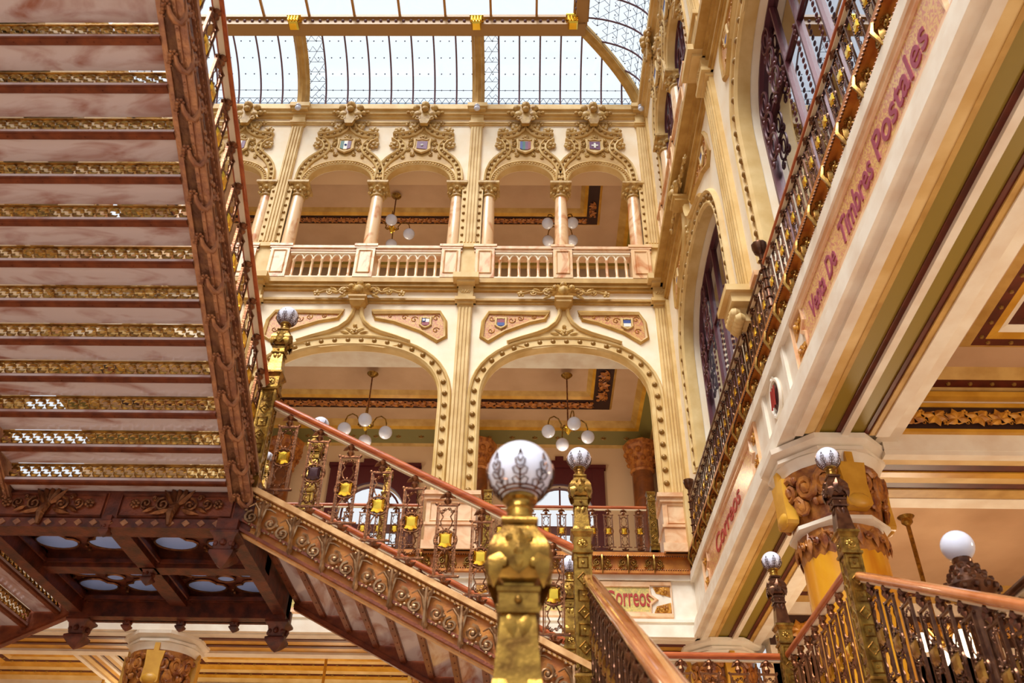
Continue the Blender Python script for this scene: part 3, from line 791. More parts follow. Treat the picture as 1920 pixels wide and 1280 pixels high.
strips('', -0.9, 0.0, 6.28, ((-9.0, 23.5), -PI/2), 0, 4.2, [(1, 0.03, 'white_plaster'), (0.6, 0, 'ochre'), (1.2, 0.02, 'beige'), (0.5, 0, 'dark_red'), (1.6, 0.0, 'gold_band'), (0.7, 0.04, 'white_plaster'), (0.6, 0.0, 'dark_red'), (1.2, 0.02, 'beige'), (1.0, 0.03, 'white_plaster')])
def name_panel(fr, u0, u1, z0, z1, label, y, field, runs, lmat):
    t = thing('name_panel', label, 'inscription panel', group='lettered beam panels'); frame(t, fr)
    e = 0.45; h = (z1-z0)/2; zc = (z0+z1)/2
    poly = [(u0+e, z0), (u1-e, z0), (u1-e, zc-0.1), (u1-e+0.12, zc), (u1-e, zc+0.1), (u1-e, z1), (u0+e, z1), (u0+e, zc+0.1), (u0+e-0.12, zc), (u0+e, zc-0.1)]
    m = MB(); m.prism(poly, y-0.012, y+0.01); obj('mosaic_field', m, field, t)
    m = MB(); m.sweep(npath(poly[::-1], True), [(-0.03, y), (-0.02, y-0.04), (0.02, y-0.04), (0.04, y)], True)
    m.sweep(npath([(u0, z0-0.03), (u0, z1+0.03), (u1, z1+0.03), (u1, z0-0.03)], True), [(-0.02, y), (-0.02, y-0.04), (0.03, y-0.05), (0.05, y)], True)
    obj('frame', m, 'marble_rose', t)
    m = MB()
    for s, ux in ((-1, u0+0.02), (1, u1-0.02)):
        for dz in (-1, 1):
            m.prism([(ux, zc+dz*0.06), (ux-s*0.30, zc+dz*0.14), (ux-s*0.36, zc+dz*(h-0.02)), (ux, zc+dz*(h-0.02))][::(1 if s*dz > 0 else -1)], y-0.01, y)
            m.flower((ux-s*0.15, zc+dz*(h*0.62)), 0.09, 6, y-0.02); m.scroll((ux-s*0.28, zc+dz*h*0.7), 0.05, 0, 1.1, s, 0.012, y-0.02, 8, 4)
    obj('corner_relief', m, 'vine_gold', t)
    for (txt, x, wd, z, hh) in runs:
        tm = text_mesh(txt, hh, wd); tm.v = [(vx+x, vy+y-0.012, vz+z) for vx, vy, vz in tm.v]
        obj('lettering', tm, lmat, t)
    return t
name_panel(BACK, -1.1, 3.0, 6.80, 7.40, 'mosaic panel lettered de los Correos under the back gallery', 0.0, 'mosaic_gold', [('de los', 0.46, 0.92, 6.95, 0.30), ('C', 1.62, 0.20, 6.93, 0.36), ('orreos', 1.84, 0.72, 6.95, 0.28)], 'letter_red')
name_panel(BACK, -6.7, -2.3, 6.80, 7.40, 'mosaic panel on the back beam behind the middle stair flight', 0.0, 'mosaic_gold', [], 'letter_red')
name_panel(RIGHT, 8.7, 14.2, 6.78, 7.42, 'mosaic panel lettered Timbres Postales along the side gallery beam', -0.1, 'mosaic', [('Venta', 9.45, 0.62, 6.94, 0.30), ('De', 10.2, 0.32, 6.94, 0.30), ('Timbres', 10.75, 1.10, 6.92, 0.34), ('Postales', 12.0, 1.40, 6.92, 0.34)], 'letter_purple')
name_panel(RIGHT, 1.3, 6.3, 6.78, 7.42, 'mosaic panel with red lettering on the side beam, farther one toward the corner', -0.1, 'mosaic', [('Correos', 2.6, 2.2, 6.92, 0.34)], 'letter_red')
# oval cartouche between the two side panels
t = thing('oval_cartouche', 'oval shield cartouche between two pale bars on the side beam above the big column', 'cartouche'); frame(t, RIGHT)
m = MB(); m.torus((7.55, -0.12, 7.08), 0.24, 0.035, 20, 6, (1.0, 1.15)); m.flower((7.55, 7.38), 0.07, 5, -0.13); obj('ring', m, 'white_plaster', t)
m = MB(); m.ball((7.55, -0.10, 7.08), 0.22, 14, 8, (0.9, 0.25, 1.05)); obj('shield_field', m, 'plum_shield', t)
m = MB()
for du in (0.0, 0.08, 0.16): m.bar((7.42+du, -0.165, 6.95), (7.50+du, -0.165, 7.22), 0.02, 0.02)
obj('stripes', m, 'letter_red', t)
m = MB()
for u_ in (6.95, 8.2): m.box(u_-0.05, u_+0.05, -0.15, -0.08, 6.7, 7.5)
trim(m, 'white_plaster', RIGHT)

# ---- galleries behind the arches ---------------------------------------------
def vine(mb, P, e1, e2, e3, L, H):
    """grape vine relief along e1, height e2, standing out along e3"""
    e1, e2, e3 = Vector(e1), Vector(e2), Vector(e3)
    mb.M = Matrix(((e1.x, -e3.x, e2.x, P[0]), (e1.y, -e3.y, e2.y, P[1]), (e1.z, -e3.z, e2.z, P[2]), (0, 0, 0, 1)))
    n = max(1, int(L/(H*0.78))); st = L/n
    pts = []
    for i in range(n*6+1):
        x = L*i/(n*6); pts.append((x, -0.02, H*0.5+H*0.26*math.sin(x/st*PI)))
    mb.tube(pts, H*0.03, 4)
    for i in range(n):
        x = st*(i+0.5); up = 1 if i % 2 else -1; cz = H*0.5-up*H*0.06
        for k in range(5):
            mb.leaf((x, cz), PI/2*up+(k-2)*0.95+0.2, H*0.46, H*0.32, -0.03, H*0.08)
        for k in range(5): mb.ball((x+st*0.42+H*0.07*math.cos(k*1.3), -0.03, H*0.5+up*H*0.22+H*0.07*math.sin(k*1.3)), H*0.055, 5, 4)
        mb.scroll((x+st*0.45, H*0.5-up*H*0.22), H*0.13, 0, 1.1, up, H*0.02, -0.02, 8, 3)
    mb.M = Matrix.Identity(4)
cn = [0]
def coffer(x0, x1, y0, y1, z, bands, fill, front=True):
    """concentric bands from the outside in: (width, rise, material, kind)"""
    par = None; acc = {}; vn = MB(); st = MB()
    for (wd, dz, mt, kd) in bands:
        wx, wd = wd if isinstance(wd, tuple) else (wd, wd)
        fw = wd if front else 0.0
        a = [(x0, y0), (x1, y0), (x1, y1), (x0, y1)]
        b = [(x0+wx, y0+fw), (x1-wx, y0+fw), (x1-wx, y1-wd), (x0+wx, y1-wd)]
        mb = acc.setdefault(mt, MB())
        for i in range(0 if front else 1, 4):
            j = (i+1) % 4
            mb.add([(*a[i], z), (*a[j], z), (*b[j], z+dz), (*b[i], z+dz)], [(0, 1, 2, 3)])
        if kd == 'vine':
            h = wd
            vine(vn, (x0+wd, y1-wd, z+dz), (1, 0, 0), Vector((0, wd, -dz)).normalized(), (0, 0, -1), x1-x0-2*wd, h)
            ys = y0+wd if front else y0+1.3
            vine(vn, (x1-wd, ys, z+dz), (0, 1, 0), Vector((wd, 0, -dz)).normalized(), (0, 0, -1), y1-wd-ys, h)
            vine(vn, (x0, ys, z), (0, 1, 0), Vector((wd, 0, dz)).normalized(), (0, 0, -1), y1-wd-ys, h)
        elif kd == 'stud':
            k = x0+0.2
            while k < x1-0.1:
                st.ball((k, y1-wd/2, z+dz/2), wd*0.24, 6, 4); k += 0.30
            k = y0+0.2
            while k < y1-0.1:
                st.ball((x1-wd/2, k, z+dz/2), wd*0.24, 6, 4); st.ball((x0+wd/2, k, z+dz/2), wd*0.24, 6, 4); k += 0.30
        elif kd == 'rose':
            k = x0+0.4
            while k < x1-0.3:
                st.torus((k, y1-wd/2, z+dz/2), wd*0.22, wd*0.06, 10, 4, (1, 0.9)); st.ball((k, y1-wd/2, z+dz/2), wd*0.14, 6, 4); k += 0.68
        x0 += wx; x1 -= wx; y0 += fw; y1 -= wd; z += dz
    m = MB(); m.box(x0-0.01, x1+0.01, y0-0.01, y1+0.01, z, z+0.15)
    cn[0] += 1
    par = struct('ceiling_%d' % cn[0], m, fill)
    for k, v in acc.items(): obj('cornice_band', v, k, par)
    if vn.v: obj('vine_frieze', vn, 'vine', par)
    if st.v: obj('stud_row', st, 'stud_bronze' if fill != 'olive_band' else 'beige', par)
    return par
# first floor gallery
coffer(-13.2, 3.62, 18.42, 23.0, 13.72, [(0.06, 0.08, 'ochre', ''), (0.30, 0.30, 'green_cove', 'rose'), (0.10, 0.05, 'gold_band', ''), (0.14, 0.16, 'ochre', ''), (0.62, 0.0, 'pink_ceiling', ''), (0.07, -0.06, 'ochre', ''), (0.50, 0.0, 'vine_ground', 'vine'), (0.08, 0.06, 'gold_band', ''), (0.12, 0.10, 'ochre', '')], 'pink_ceiling', False)
# second floor gallery
coffer(-13.2, 3.62, 18.42, 22.6, 20.56, [(0.10, 0.06, 'ochre', ''), (0.30, 0.12, 'olive_band', ''), (0.12, 0.04, 'gold_band', ''), (0.22, 0.12, 'ochre', ''), ((0.62, 1.02), 0.0, 'pink_ceiling', ''), (0.08, -0.06, 'gold_band', ''), (0.36, 0.0, 'vine_ground', 'vine'), (0.10, 0.06, 'gold_band', ''), (0.12, 0.10, 'ochre', '')], 'pink_ceiling', False)
m = MB(); m.box(-13.2, 3.65, 18.2, 19.65, 14.22, 14.30); struct('ceiling_soffit', m, 'white_plaster')
m = MB(); m.box(-13.2, 3.65, 18.15, 19.02, 20.80, 20.88); struct('ceiling_soffit_upper', m, 'tan_wall')
m = MB(); m.box(-13.2, 4.6, 18.0, 23.1, 15.55, 15.83); m.box(-13.2, 4.6, 18.0, 23.1, 7.75, 8.03)
struct('floor_gallery', m, 'cream')
# back wall of the galleries with its doors and bright arched windows
m = MB()
aw(m, -13.2, 3.8, Z1, 13.6, [(-10.1, 0.95, 11.5, 0.95, 2.0), (-4.5, 0.95, 11.5, 0.95, 2.0), (0.9, 0.95, 11.5, 0.95, 2.0)], 23.0, 23.2)
m.box(-13.2, 3.8, 23.0, 23.2, 13.6, 21.3); m.box(-13.2, 3.8, 18.4, 23.2, 21.3, 21.4)
m.box(3.7, 3.9, 18.9, 23.0, Z1, 20.4); struct('wall_gallery', m, 'tan_wall')
for i, cx in enumerate((-4.5, 0.9)):
    nw[0] += 1
    m = MB()
    for sx_ in (-1.3, 0.95): m.box(cx+sx_, cx+sx_+0.35, 22.86, 23.0, Z1, 12.95)
    aw(m, cx-1.3, cx+1.3, 11.2, 12.95, [(cx, 0.95, 11.5, 0.95, 2.0)], 22.88, 22.99)
    m.box(cx-1.35, cx+1.35, 22.80, 23.0, 12.95, 13.05); m.box(cx-0.35, cx+0.35, 22.84, 23.0, 13.05, 13.2); m.box(cx-0.12, cx+0.12, 22.84, 23.0, 13.2, 13.34)
    w_ = struct('window_%d' % nw[0], m, 'door_red')
    b = MB(); b.box(cx-0.95, cx+0.95, 22.95, 23.02, 10.9, 11.15); b.box(cx-0.025, cx+0.025, 22.97, 23.0, Z1, 12.4); b.box(cx-0.95, cx-0.8, 22.95, 23.02, Z1, 11.0); b.box(cx+0.8, cx+0.95, 22.95, 23.02, Z1, 11.0)
    b.box(cx-0.95, cx+0.95, 22.95, 23.02, Z1, 9.4); b.sweep(apath(cx, 0.80, 11.5, 0.80, 2.0, 11.15, 16), [(0, 22.96), (0.05, 22.94), (0.05, 23.0), (0, 23.0), (0, 22.96)])
    obj('window_bars', b, 'door_red', w_)
for i, cx in enumerate((-5.9, -3.2, -0.2, 2.0)):
    m = MB(); m.box(cx-0.7, cx+0.7, 22.85, 23.0, Z2, 18.4); m.box(cx-0.8, cx+0.8, 22.8, 23.0, 18.4, 18.5)
    struct('door_%d' % (i+1), m, 'door_red')
# engaged columns on the inner gallery wall
for x_, lb in ((-7.1, 'brown marble half column on the inner gallery wall at the left'), (-1.45, 'brown marble half column on the inner gallery wall behind the big globe lamp'), (3.25, 'brown marble half column on the inner gallery wall by the corner')):
    t = thing('gallery_column', lb, 'column', (x_, 22.45, Z1), group='half columns of the inner gallery wall')
    m = MB(); m.lathe([(0.30, 0), (0.30, 4.55)], 16); obj('shaft', m, 'marble_brown', t)
    m = MB(); m.lathe([(0.30, 4.5), (0.36, 4.56), (0.33, 4.6), (0.36, 4.9), (0.46, 5.2), (0.5, 5.28)], 12); m.lathe([(0.5, 5.28), (0.52, 5.33), (0.52, 5.42), (0.45, 5.46)], 8)
    for k in range(10):
        a = 2*PI*k/10; m.ball((0.42*math.cos(a), 0.42*math.sin(a), 5.1), 0.1, 6, 4); m.ball((0.37*math.cos(a+0.3), 0.37*math.sin(a+0.3), 4.84), 0.08, 6, 4)
    obj('capital', m, 'vine', t)
# ---- ground floor galleries ---------------------------------------------------
GB = [(0.10, 0.12, 'white_plaster', ''), (0.16, 0.06, 'gold_band', ''), (0.12, 0.0, 'dark_red', 'stud'), (0.16, 0.06, 'gold_band', ''), (0.10, 0.12, 'white_plaster', ''), (0.25, 0.0, 'pink_ceiling', '')]
GG = [(0.12, 0.08, 'beige', ''), (0.10, 0.05, 'gold_band', ''), (0.17, 0.0, 'dark_red', 'stud'), (0.12, 0.04, 'beige', ''), (0.20, 0.06, 'gold_band', ''), (0.17, 0.0, 'dark_red', 'stud'), (0.10, 0.04, 'beige', ''), (0.22, 0.06, 'gold_band', ''), (0.04, 0.0, 'dark_red', ''), (0.20, 0.05, 'gold_band', ''), (0.14, 0.06, 'white_plaster', ''), (0.25, 0.0, 'olive_band', '')]
coffer(-9.0, 3.0, 19.3, 23.5, 6.92, GG, 'gold_band', False)
coffer(-14.0, -9.9, 19.3, 23.5, 6.92, GG, 'gold_band', False)
coffer(4.9, 10.5, 3.0, 10.35, 7.05, [(0.10, 0.10, 'ochre', ''), (0.14, 0.03, 'dark_red', 'stud'), (0.14, 0.12, 'ochre', ''), (0.45, 0.0, 'pink_ceiling', ''), (0.10, -0.05, 'ochre', ''), (0.14, 0.0, 'dark_red', 'stud'), (0.12, 0.02, 'gold_band', ''), (0.10, 0.05, 'white_plaster', ''), (0.2, 0.0, 'dark_red', 'stud'), (0.12, 0.05, 'ochre', '')], 'pink_ceiling')
coffer(4.9, 10.5, 11.9, 18.0, 7.1, [(0.10, 0.10, 'ochre', ''), (0.14, 0.03, 'dark_red', 'stud'), (0.14, 0.12, 'ochre', '')], 'pink_ceiling')
m = MB()
m.box(4.75, 12, 10.35, 11.9, 6.2, 8.0); m.box(-9.9, -9.0, 19.3, 23.5, 6.3, 8.0); m.box(-14, 5, 23.5, 23.8, 5.2, 8.0)
m.box(4.65, 4.95, 2.0, 19.3, 6.32, 7.75); m.box(4.9, 12, 18.0, 18.4, 5.0, 8.0)
trim(m, 'white_plaster')
m = MB(); m.box(4.75, 12, 10.30, 10.36, 6.86, 6.92); m.box(4.75, 12, 10.28, 10.36, 6.44, 6.49); m.box(4.75, 12, 10.22, 10.36, 6.98, 7.06)
trim(m, 'gold_band')
m = MB(); m.box(4.75, 12, 10.32, 10.36, 6.49, 6.86)
m.box(-9.0, 3, 23.44, 23.5, 6.15, 6.85); tr = trim(m, 'vine_ground')
v = MB(); vine(v, (4.8, 10.31, 6.49), (1, 0, 0), (0, 0, 1), (0, -1, 0), 7.0, 0.37); obj('vine_frieze', v, 'vine_gold', tr)
v = MB(); vine(v, (-9.0, 23.43, 6.2), (1, 0, 0), (0, 0, 1), (0, -1, 0), 12.0, 0.6)
v2 = v; vine(v2, (-8.98, 23.5, 6.4), (0, -1, 0), (0, 0, 1), (1, 0, 0), 4.2, 0.45)
obj('vine_frieze', v, 'vine', tr)
# strips under the cross beam
for k, (y0_, y1_, mt, d_) in enumerate(((10.36, 10.5, 'white_plaster', 0.03), (10.5, 10.68, 'beige', 0.0), (10.68, 10.86, 'dark_red', 0.0), (10.86, 11.0, 'gold_band', 0.02), (11.0, 11.15, 'beige', 0.02), (11.15, 11.35, 'dark_red', 0.0), (11.35, 11.6, 'ochre', 0.02), (11.6, 11.88, 'white_plaster', 0.03))):
    m = MB(); m.box(4.75, 12, y0_, y1_, 6.16-d_, 6.22); trim(m, mt)
# vine frieze far right at the back of the side gallery
m = MB(); m.box(4.9, 12, 17.95, 18.0, 6.2, 6.8); tr = trim(m, 'vine_ground')
v = MB(); vine(v, (4.9, 17.94, 6.25), (1, 0, 0), (0, 0, 1), (0, -1, 0), 7.0, 0.5); obj('vine_frieze', v, 'vine_gold', tr)
m = MB(); m.box(10.5, 10.7, 2, 18.2, -1.6, 8); m.box(4.7, 10.6, 18.0, 18.2, -1.6, 6.0); struct('wall_east', m, 'tan_wall')
m = MB(); m.box(-14, 12, 23.6, 23.8, -1.6, 6); m.box(-14.2, -14, 18, 24.8, -1.6, 8); struct('wall_north', m, 'tan_wall')
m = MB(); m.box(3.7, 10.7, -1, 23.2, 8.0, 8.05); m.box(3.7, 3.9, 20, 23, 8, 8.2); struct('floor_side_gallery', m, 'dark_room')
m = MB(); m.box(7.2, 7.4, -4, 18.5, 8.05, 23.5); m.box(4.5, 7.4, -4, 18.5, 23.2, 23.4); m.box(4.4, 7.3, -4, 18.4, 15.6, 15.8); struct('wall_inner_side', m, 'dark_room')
m = MB(); m.box(-16, 13, -8, 25, -1.8, -1.6); struct('floor', m, 'floor_marble')

# big octagon capped columns -----------------------------------------------------
def _bigcap():
    m = MB()
    m.lathe([(0.55, -0.02), (0.64, 0.02), (0.64, 0.07), (0.58, 0.10)], 8, rot=PI/8)
    m.lathe([(0.70, 0.92), (0.78, 0.95), (0.78, 1.0), (0.73, 1.02), (0.86, 1.08), (0.87, 1.15), (0.80, 1.18), (0.62, 1.2)], 8, rot=PI/8)
    m.lathe([(0.66, 0.80), (0.68, 0.87), (0.73, 0.93)], 24)
    return m
def _bigrel():
    m = MB()
    m.lathe([(0.52, -0.38), (0.55, -0.2), (0.53, 0.0)], 24, cap=False); m.lathe([(0.56, 0.08), (0.60, 0.36), (0.64, 0.68), (0.66, 0.82)], 24, cap=False)
    for k in range(16):
        a = 2*PI*k/16
        m.M = Matrix.Rotation(a, 4, 'Z') @ Matrix.Translation((0, -0.635, 0.45)) @ Matrix.Rotation(0.12, 4, 'X') @ Matrix.Diagonal((1.05, 1, 1.28, 1))
        if k % 4 != 0:
            s = 1 if k % 2 else -1
            m.scroll((0, 0.07), 0.145, 0.5, 1.4, s, 0.045, -0.02, 14, 6); m.scroll((0.09*s, -0.13), 0.10, 2, 1.2, -s, 0.035, -0.02, 11, 5); m.ball((-0.09*s, -0.03, -0.12), 0.045, 7, 5); m.ball((0.13*s, -0.03, 0.16), 0.045, 7, 5)
            m.leaf((0, -0.1), PI/2+0.5*s, 0.3, 0.14, -0.01, 0.04)
        m.M = Matrix.Rotation(a+0.1, 4, 'Z') @ Matrix.Translation((0, -0.56, -0.17))
        m.scroll((0, 0.0), 0.09, 0, 1.2, 1, 0.025, 0.0, 10, 4); m.leaf((0, -0.16), PI/2, 0.3, 0.10, -0.01, 0.03); m.scroll((0.1, -0.02), 0.06, 2, 1.0, -1, 0.02, 0.0, 8, 4)
    m.M = Matrix.Identity(4)
    return m
def _bigtab():
    m = MB()
    for k in range(4):
        m.M = Matrix.Rotation(PI/2*k+0.12, 4, 'Z') @ Matrix.Diagonal((1, 1, 1.3, 1))
        m.prism([(-0.17, 0.13), (-0.14, 0.10), (0.14, 0.10), (0.17, 0.13), (0.15, 0.35), (0.18, 0.58), (-0.18, 0.58), (-0.15, 0.35)], -0.735, -0.58)
        m.ball((0, -0.72, 0.16), 0.10, 10, 6, (1.6, 0.6, 0.8)); m.box(-0.05, 0.05, -0.73, -0.62, 0.58, 0.70)
    m.M = Matrix.Identity(4)
    return m
BC = mesh('abacus', _bigcap(), 'white_plaster'); BR = mesh('carved_band', _bigrel(), 'cap_carved'); BT = mesh('gold_tablet', _bigtab(), 'gold_band')
def big_column(x, y, label, sh):
    t = thing('marble_column', label, 'column', (x, y, -1.6), group='thick marble columns')
    m = MB(); m.lathe([(0.62, 0), (0.62, 0.2), (0.56, 0.3), (0.55, 3.0), (0.52, 6.75)], 28); obj('shaft', m, sh, t)
    for n_, q in (('abacus', BC), ('carved_band', BR), ('gold_tablet', BT)): obj(n_, q, None, t, (0, 0, 6.72))
    return t
big_column(4.08, 10.85, 'thick golden marble column with carved capital beside the lamp post on the right', 'marble_gold')
big_column(4.0, 18.6, 'marble column whose capital shows low under the far corner', 'marble_gold')
big_column(-7.55, 18.6, 'golden marble column with carved capital at the lower left under the landing', 'marble_gold')
big_column(-1.7, 18.6, 'marble column hidden behind the middle stair flight', 'marble_gold')

# ---- glass roof ----------------------------------------------------------------
YP, XP, ZP = 15.8, 1.35, 24.75
def cove(t): a = PI/2*t; return 2.2*(1-math.cos(a)), 23.15+1.6*math.sin(a)      # inset, height
NS = 12
def skylight(n, p0, p1, side, bars, mitre0=False, mitre1=False):
    """cove bay between two stations along the wall; side 'b' back or 'r' right"""
    def pt(u, t, off=0.0):
        ins, z = cove(t)
        return (u, 18.0-ins-off, z-off*0.3) if side == 'b' else (3.55-ins-off, u, z-off*0.3)
    def lim(u, t):
        ins, _ = cove(t)
        if side == 'b': return u <= 3.55-ins+1e-6
        return u <= 18.0-ins+1e-6
    g = MB(); vs = []
    lo, hi = min(p0, p1), max(p0, p1)
    for k in range(NS+1):
        t = k/NS; ins = cove(t)[0]; h_ = hi
        if mitre1: h_ = (3.55 if side == 'b' else 18.0)-ins
        vs += [pt(lo, t), pt(h_, t)]
    g.add(vs, [(2*k, 2*k+1, 2*k+3, 2*k+2) for k in range(NS)])
    w_ = struct('window_%d' % n, g, 'roof_glass')
    bl = MB(); vs = []
    for t in (0.0, 0.035, 0.07, 0.10, 0.13):
        h_ = (3.55 if side == 'b' else 18.0)-cove(t)[0]-0.01 if mitre1 else hi
        vs += [pt(lo, t, 0.006), pt(h_, t, 0.006)]
    bl.add(vs, [(2*k, 2*k+1, 2*k+3, 2*k+2) for k in range(4)])
    obj('blue_glass', bl, 'blue_glass', w_)
    m = MB(); ld = MB()
    L = (hi-lo)/bars
    for i in range(1, bars):
        u = lo+L*i
        P = [pt(u, k/NS, 0.02) for k in range(NS+1) if (not mitre1 or lim(u, k/NS))]
        if len(P) > 1: m.tube(P, 0.030, 5)
    for i in range(bars):
        a_, b_ = lo+L*i, lo+L*(i+1)
        for t in (0.07, 0.13, 0.2, 0.3):
            bb = min(b_, (3.55 if side == 'b' else 18.0)-cove(t)[0]) if mitre1 else b_
            if bb > a_: ld.tube([pt(a_, t), pt(bb, t)], 0.009, 3)
        for j in range(3):
            x0, x1 = a_+L*j/3, a_+L*(j+1)/3
            if mitre1 and x1 > (3.55 if side == 'b' else 18.0)-0.1: continue
            xm = (x0+x1)/2
            for q in (((x0, 0.0), (x1, 0.07)), ((x1, 0.0), (x0, 0.07)), ((xm, 0.07), (x1, 0.13)), ((xm, 0.07), (x0, 0.13)), ((x0, 0.13), (xm, 0.2)), ((x1, 0.13), (xm, 0.2)), ((xm, 0.0), (xm, 0.07))):
                ld.tube([pt(q[0][0], q[0][1]), pt(q[1][0], q[1][1])], 0.009, 3)
        if side == 'r' or i == 0:
            for j in range(3):
                x0, x1 = a_+L*j/3, a_+L*(j+1)/3
                for k in range(2, 9):
                    t = k/10
                    if mitre1 and x1 > (3.55 if side == 'b' else 18.0)-cove(t+0.1)[0]: continue
                    ld.tube([pt(x0, t), pt(x1, t)], 0.008, 3); ld.tube([pt(x0, t), pt((x0+x1)/2, t+0.05), pt(x1, t+(0.1 if (j+k) % 2 else 0))], 0.008, 3); ld.tube([pt(x1, t), pt((x0+x1)/2, t+0.05)], 0.008, 3)
        for t in (0.3, 0.48, 0.64, 0.8):
            for f_ in (0.3, 0.7):
                uu = a_+L*f_
                if not mitre1 or lim(uu, t): ld.ball(pt(uu, t), 0.026, 5, 4)
    obj('glazing_bar', m, 'glazing_bar', w_); obj('leading', ld, 'leading', w_)
    return w_
skylight(20, -13.0, -7.33, 'b', 8); skylight(21, -7.33, -1.70, 'b', 8); skylight(22, -1.70, 3.55, 'b', 8, mitre1=True)
skylight(23, 11.05, 18.0, 'r', 9, mitre1=True); skylight(24, 4.4, 11.05, 'r', 9); skylight(25, -2.5, 4.4, 'r', 9)
# flat glass in the middle
m = MB(); m.add([(-13, 15.8, ZP), (XP, 15.8, ZP), (XP, -2.5, ZP+0.1), (-13, -2.5, ZP+0.1)], [(0, 1, 2, 3)])
w_ = struct('window_26', m, 'roof_glass')
m = MB(); x = -13.0+0.45
while x < XP-0.2: m.box(x-0.035, x+0.035, -2.5, 15.8, ZP-0.05, ZP+0.03); x += 1.41
y = 13.0
while y > -2: m.box(-13, XP, y-0.05, y+0.05, ZP-0.08, ZP+0.03); y -= 2.8
obj('glazing_bar', m, 'roof_iron', w_)
# purlin beams with studs, ribs with gilt capitals
m = MB()
m.box(-13, XP+0.25, 15.70, 16.05, ZP-0.32, ZP-0.05); m.box(-13, XP+0.3, 15.62, 16.1, ZP-0.08, ZP+0.04); m.box(-13, XP+0.3, 15.68, 16.1, ZP-0.38, ZP-0.32)
m.box(XP, XP+0.35, -2.5, 15.8, ZP-0.32, ZP-0.05); m.box(XP-0.08, XP+0.4, -2.5, 15.8, ZP-0.08, ZP+0.04)
tp = trim(m, 'roof_iron2')
s_ = MB(); x = -12.9
while x < XP: s_.ball((x, 15.69, ZP-0.2), 0.05, 7, 5); x += 0.235
y = 15.5
while y > -2: s_.ball((XP+0.0, y, ZP-0.2), 0.05, 7, 5); y -= 0.235
obj('stud_row', s_, 'glazing_bar', tp)
def rib(P, n):
    m = MB(); m.tube(P, 0.20, 4); m.tube([(p[0], p[1]-0.04, p[2]-0.04) for p in P], 0.13, 8)
    t = trim(m, 'ochre')
    q = P[-1]; c = MB(); c.M = Matrix.Translation((q[0], q[1]-0.06, q[2]-0.42)); c.sq([(0.11, -0.06), (0.15, 0), (0.13, 0.05), (0.17, 0.22), (0.21, 0.26), (0.21, 0.31)])
    for i in range(4):
        for j in range(3): c.ball((-0.14+0.09*i, -0.17, 0.05+0.08*j), 0.04, 6, 4)
    obj('gilt_capital', c, 'gold', t)
for x_ in (-7.33, -1.70): rib([(x_, 17.92-cove(k/NS)[0], cove(k/NS)[1]-0.08) for k in range(NS+1)], 0)
rib([(3.45-cove(k/NS)[0], 17.9-cove(k/NS)[0], cove(k/NS)[1]-0.08) for k in range(NS+1)], 0)
for y_ in (11.05, 4.4): rib([(3.45-cove(k/NS)[0], y_, cove(k/NS)[1]-0.08) for k in range(NS+1)], 0)
# ------------------------------------------------------------------ railings, newels, stairs
def _baluster():
    m = MB()
    for s in (-1, 1):
        m.box(s*0.092-0.008, s*0.092+0.008, -0.012, 0.012, 0.09, 0.86)
        m.box(s*0.075-0.004, s*0.075+0.004, -0.006, 0.006, 0.12, 0.83)
        m.ball((s*0.135, 0, 0.095), 0.016, 6, 4); m.ball((s*0.105, 0, 0.87), 0.016, 6, 4)
        m.leaf((s*0.01, 0.0), PI/2-s*0.9, 0.09, 0.05, -0.01, 0.02); m.leaf((s*0.01, 0.98), -PI/2+s*0.9, 0.09, 0.05, -0.01, 0.02)
        # double curves from the ring to the bars
        for q in (1, -1):
            z = lambda t: 0.475+q*t
            m.tube([(s*0.015, 0, z(0.10)), (s*0.045, 0, z(0.15)), (s*0.058, 0, z(0.20)), (s*0.035, 0, z(0.255)), (s*0.075, 0, z(0.33))], 0.007, 5)
            m.scroll((s*0.052, z(0.31)), 0.024, 0, 1.2, s, 0.006, 0.0, 8, 4); m.scroll((s*0.022, z(0.335)), 0.022, PI, 1.1, -s, 0.006, 0.0, 8, 4)
            m.ball((s*0.072, 0, z(0.115)), 0.012, 5, 4); m.ball((s*0.062, 0, z(0.16)), 0.010, 5, 4)
    m.box(-0.13, 0.13, -0.012, 0.012, 0.085, 0.105); m.box(-0.105, 0.105, -0.012, 0.012, 0.85, 0.87)
    m.torus((0, 0, 0.475), 0.104, 0.012, 18, 6); m.torus((0, 0, 0.475), 0.084, 0.006, 16, 4)
    for k in range(8): m.ball((0.083*math.cos(k*PI/4+0.4), -0.012, 0.475+0.083*math.sin(k*PI/4+0.4)), 0.011, 5, 4)
    m.ball((0, 0, 0.595), 0.014, 6, 4, (1, 1, 1.5)); m.ball((0, 0, 0.355), 0.014, 6, 4, (1, 1, 1.5))
    m.lathe([(0.02, 0), (0.045, 0.02), (0.02, 0.04), (0.03, 0.07), (0.015, 0.09)], 8); m.lathe([(0.015, 0.86), (0.04, 0.90), (0.02, 0.94), (0.045, 0.97), (0.03, 1.0)], 8)
    return m
def _shieldp():
    m = MB()
    out = [(-0.92, 0.92), (-0.5, 0.86), (0, 0.98), (0.5, 0.86), (0.92, 0.92), (0.86, 0.4), (0.86, -0.4), (0.92, -0.85), (0.45, -0.90), (0, -1.04), (-0.45, -0.90), (-0.92, -0.85), (-0.86, -0.4), (-0.86, 0.4)]
    P = [(p*0.068, 0.475+q*0.078) for p, q in out]; n = len(P)
    for sy in (-1, 1):
        vs = [(p, sy*0.012, q) for p, q in P]+[(p*0.66, sy*0.030, 0.475+(q-0.475)*0.66) for p, q in P]+[(0, sy*0.034, 0.475)]
        fs = [(i, (i+1) % n, n+(i+1) % n, n+i) for i in range(n)]+[(n+i, n+(i+1) % n, 2*n) for i in range(n)]
        m.add(vs, fs)
    return m
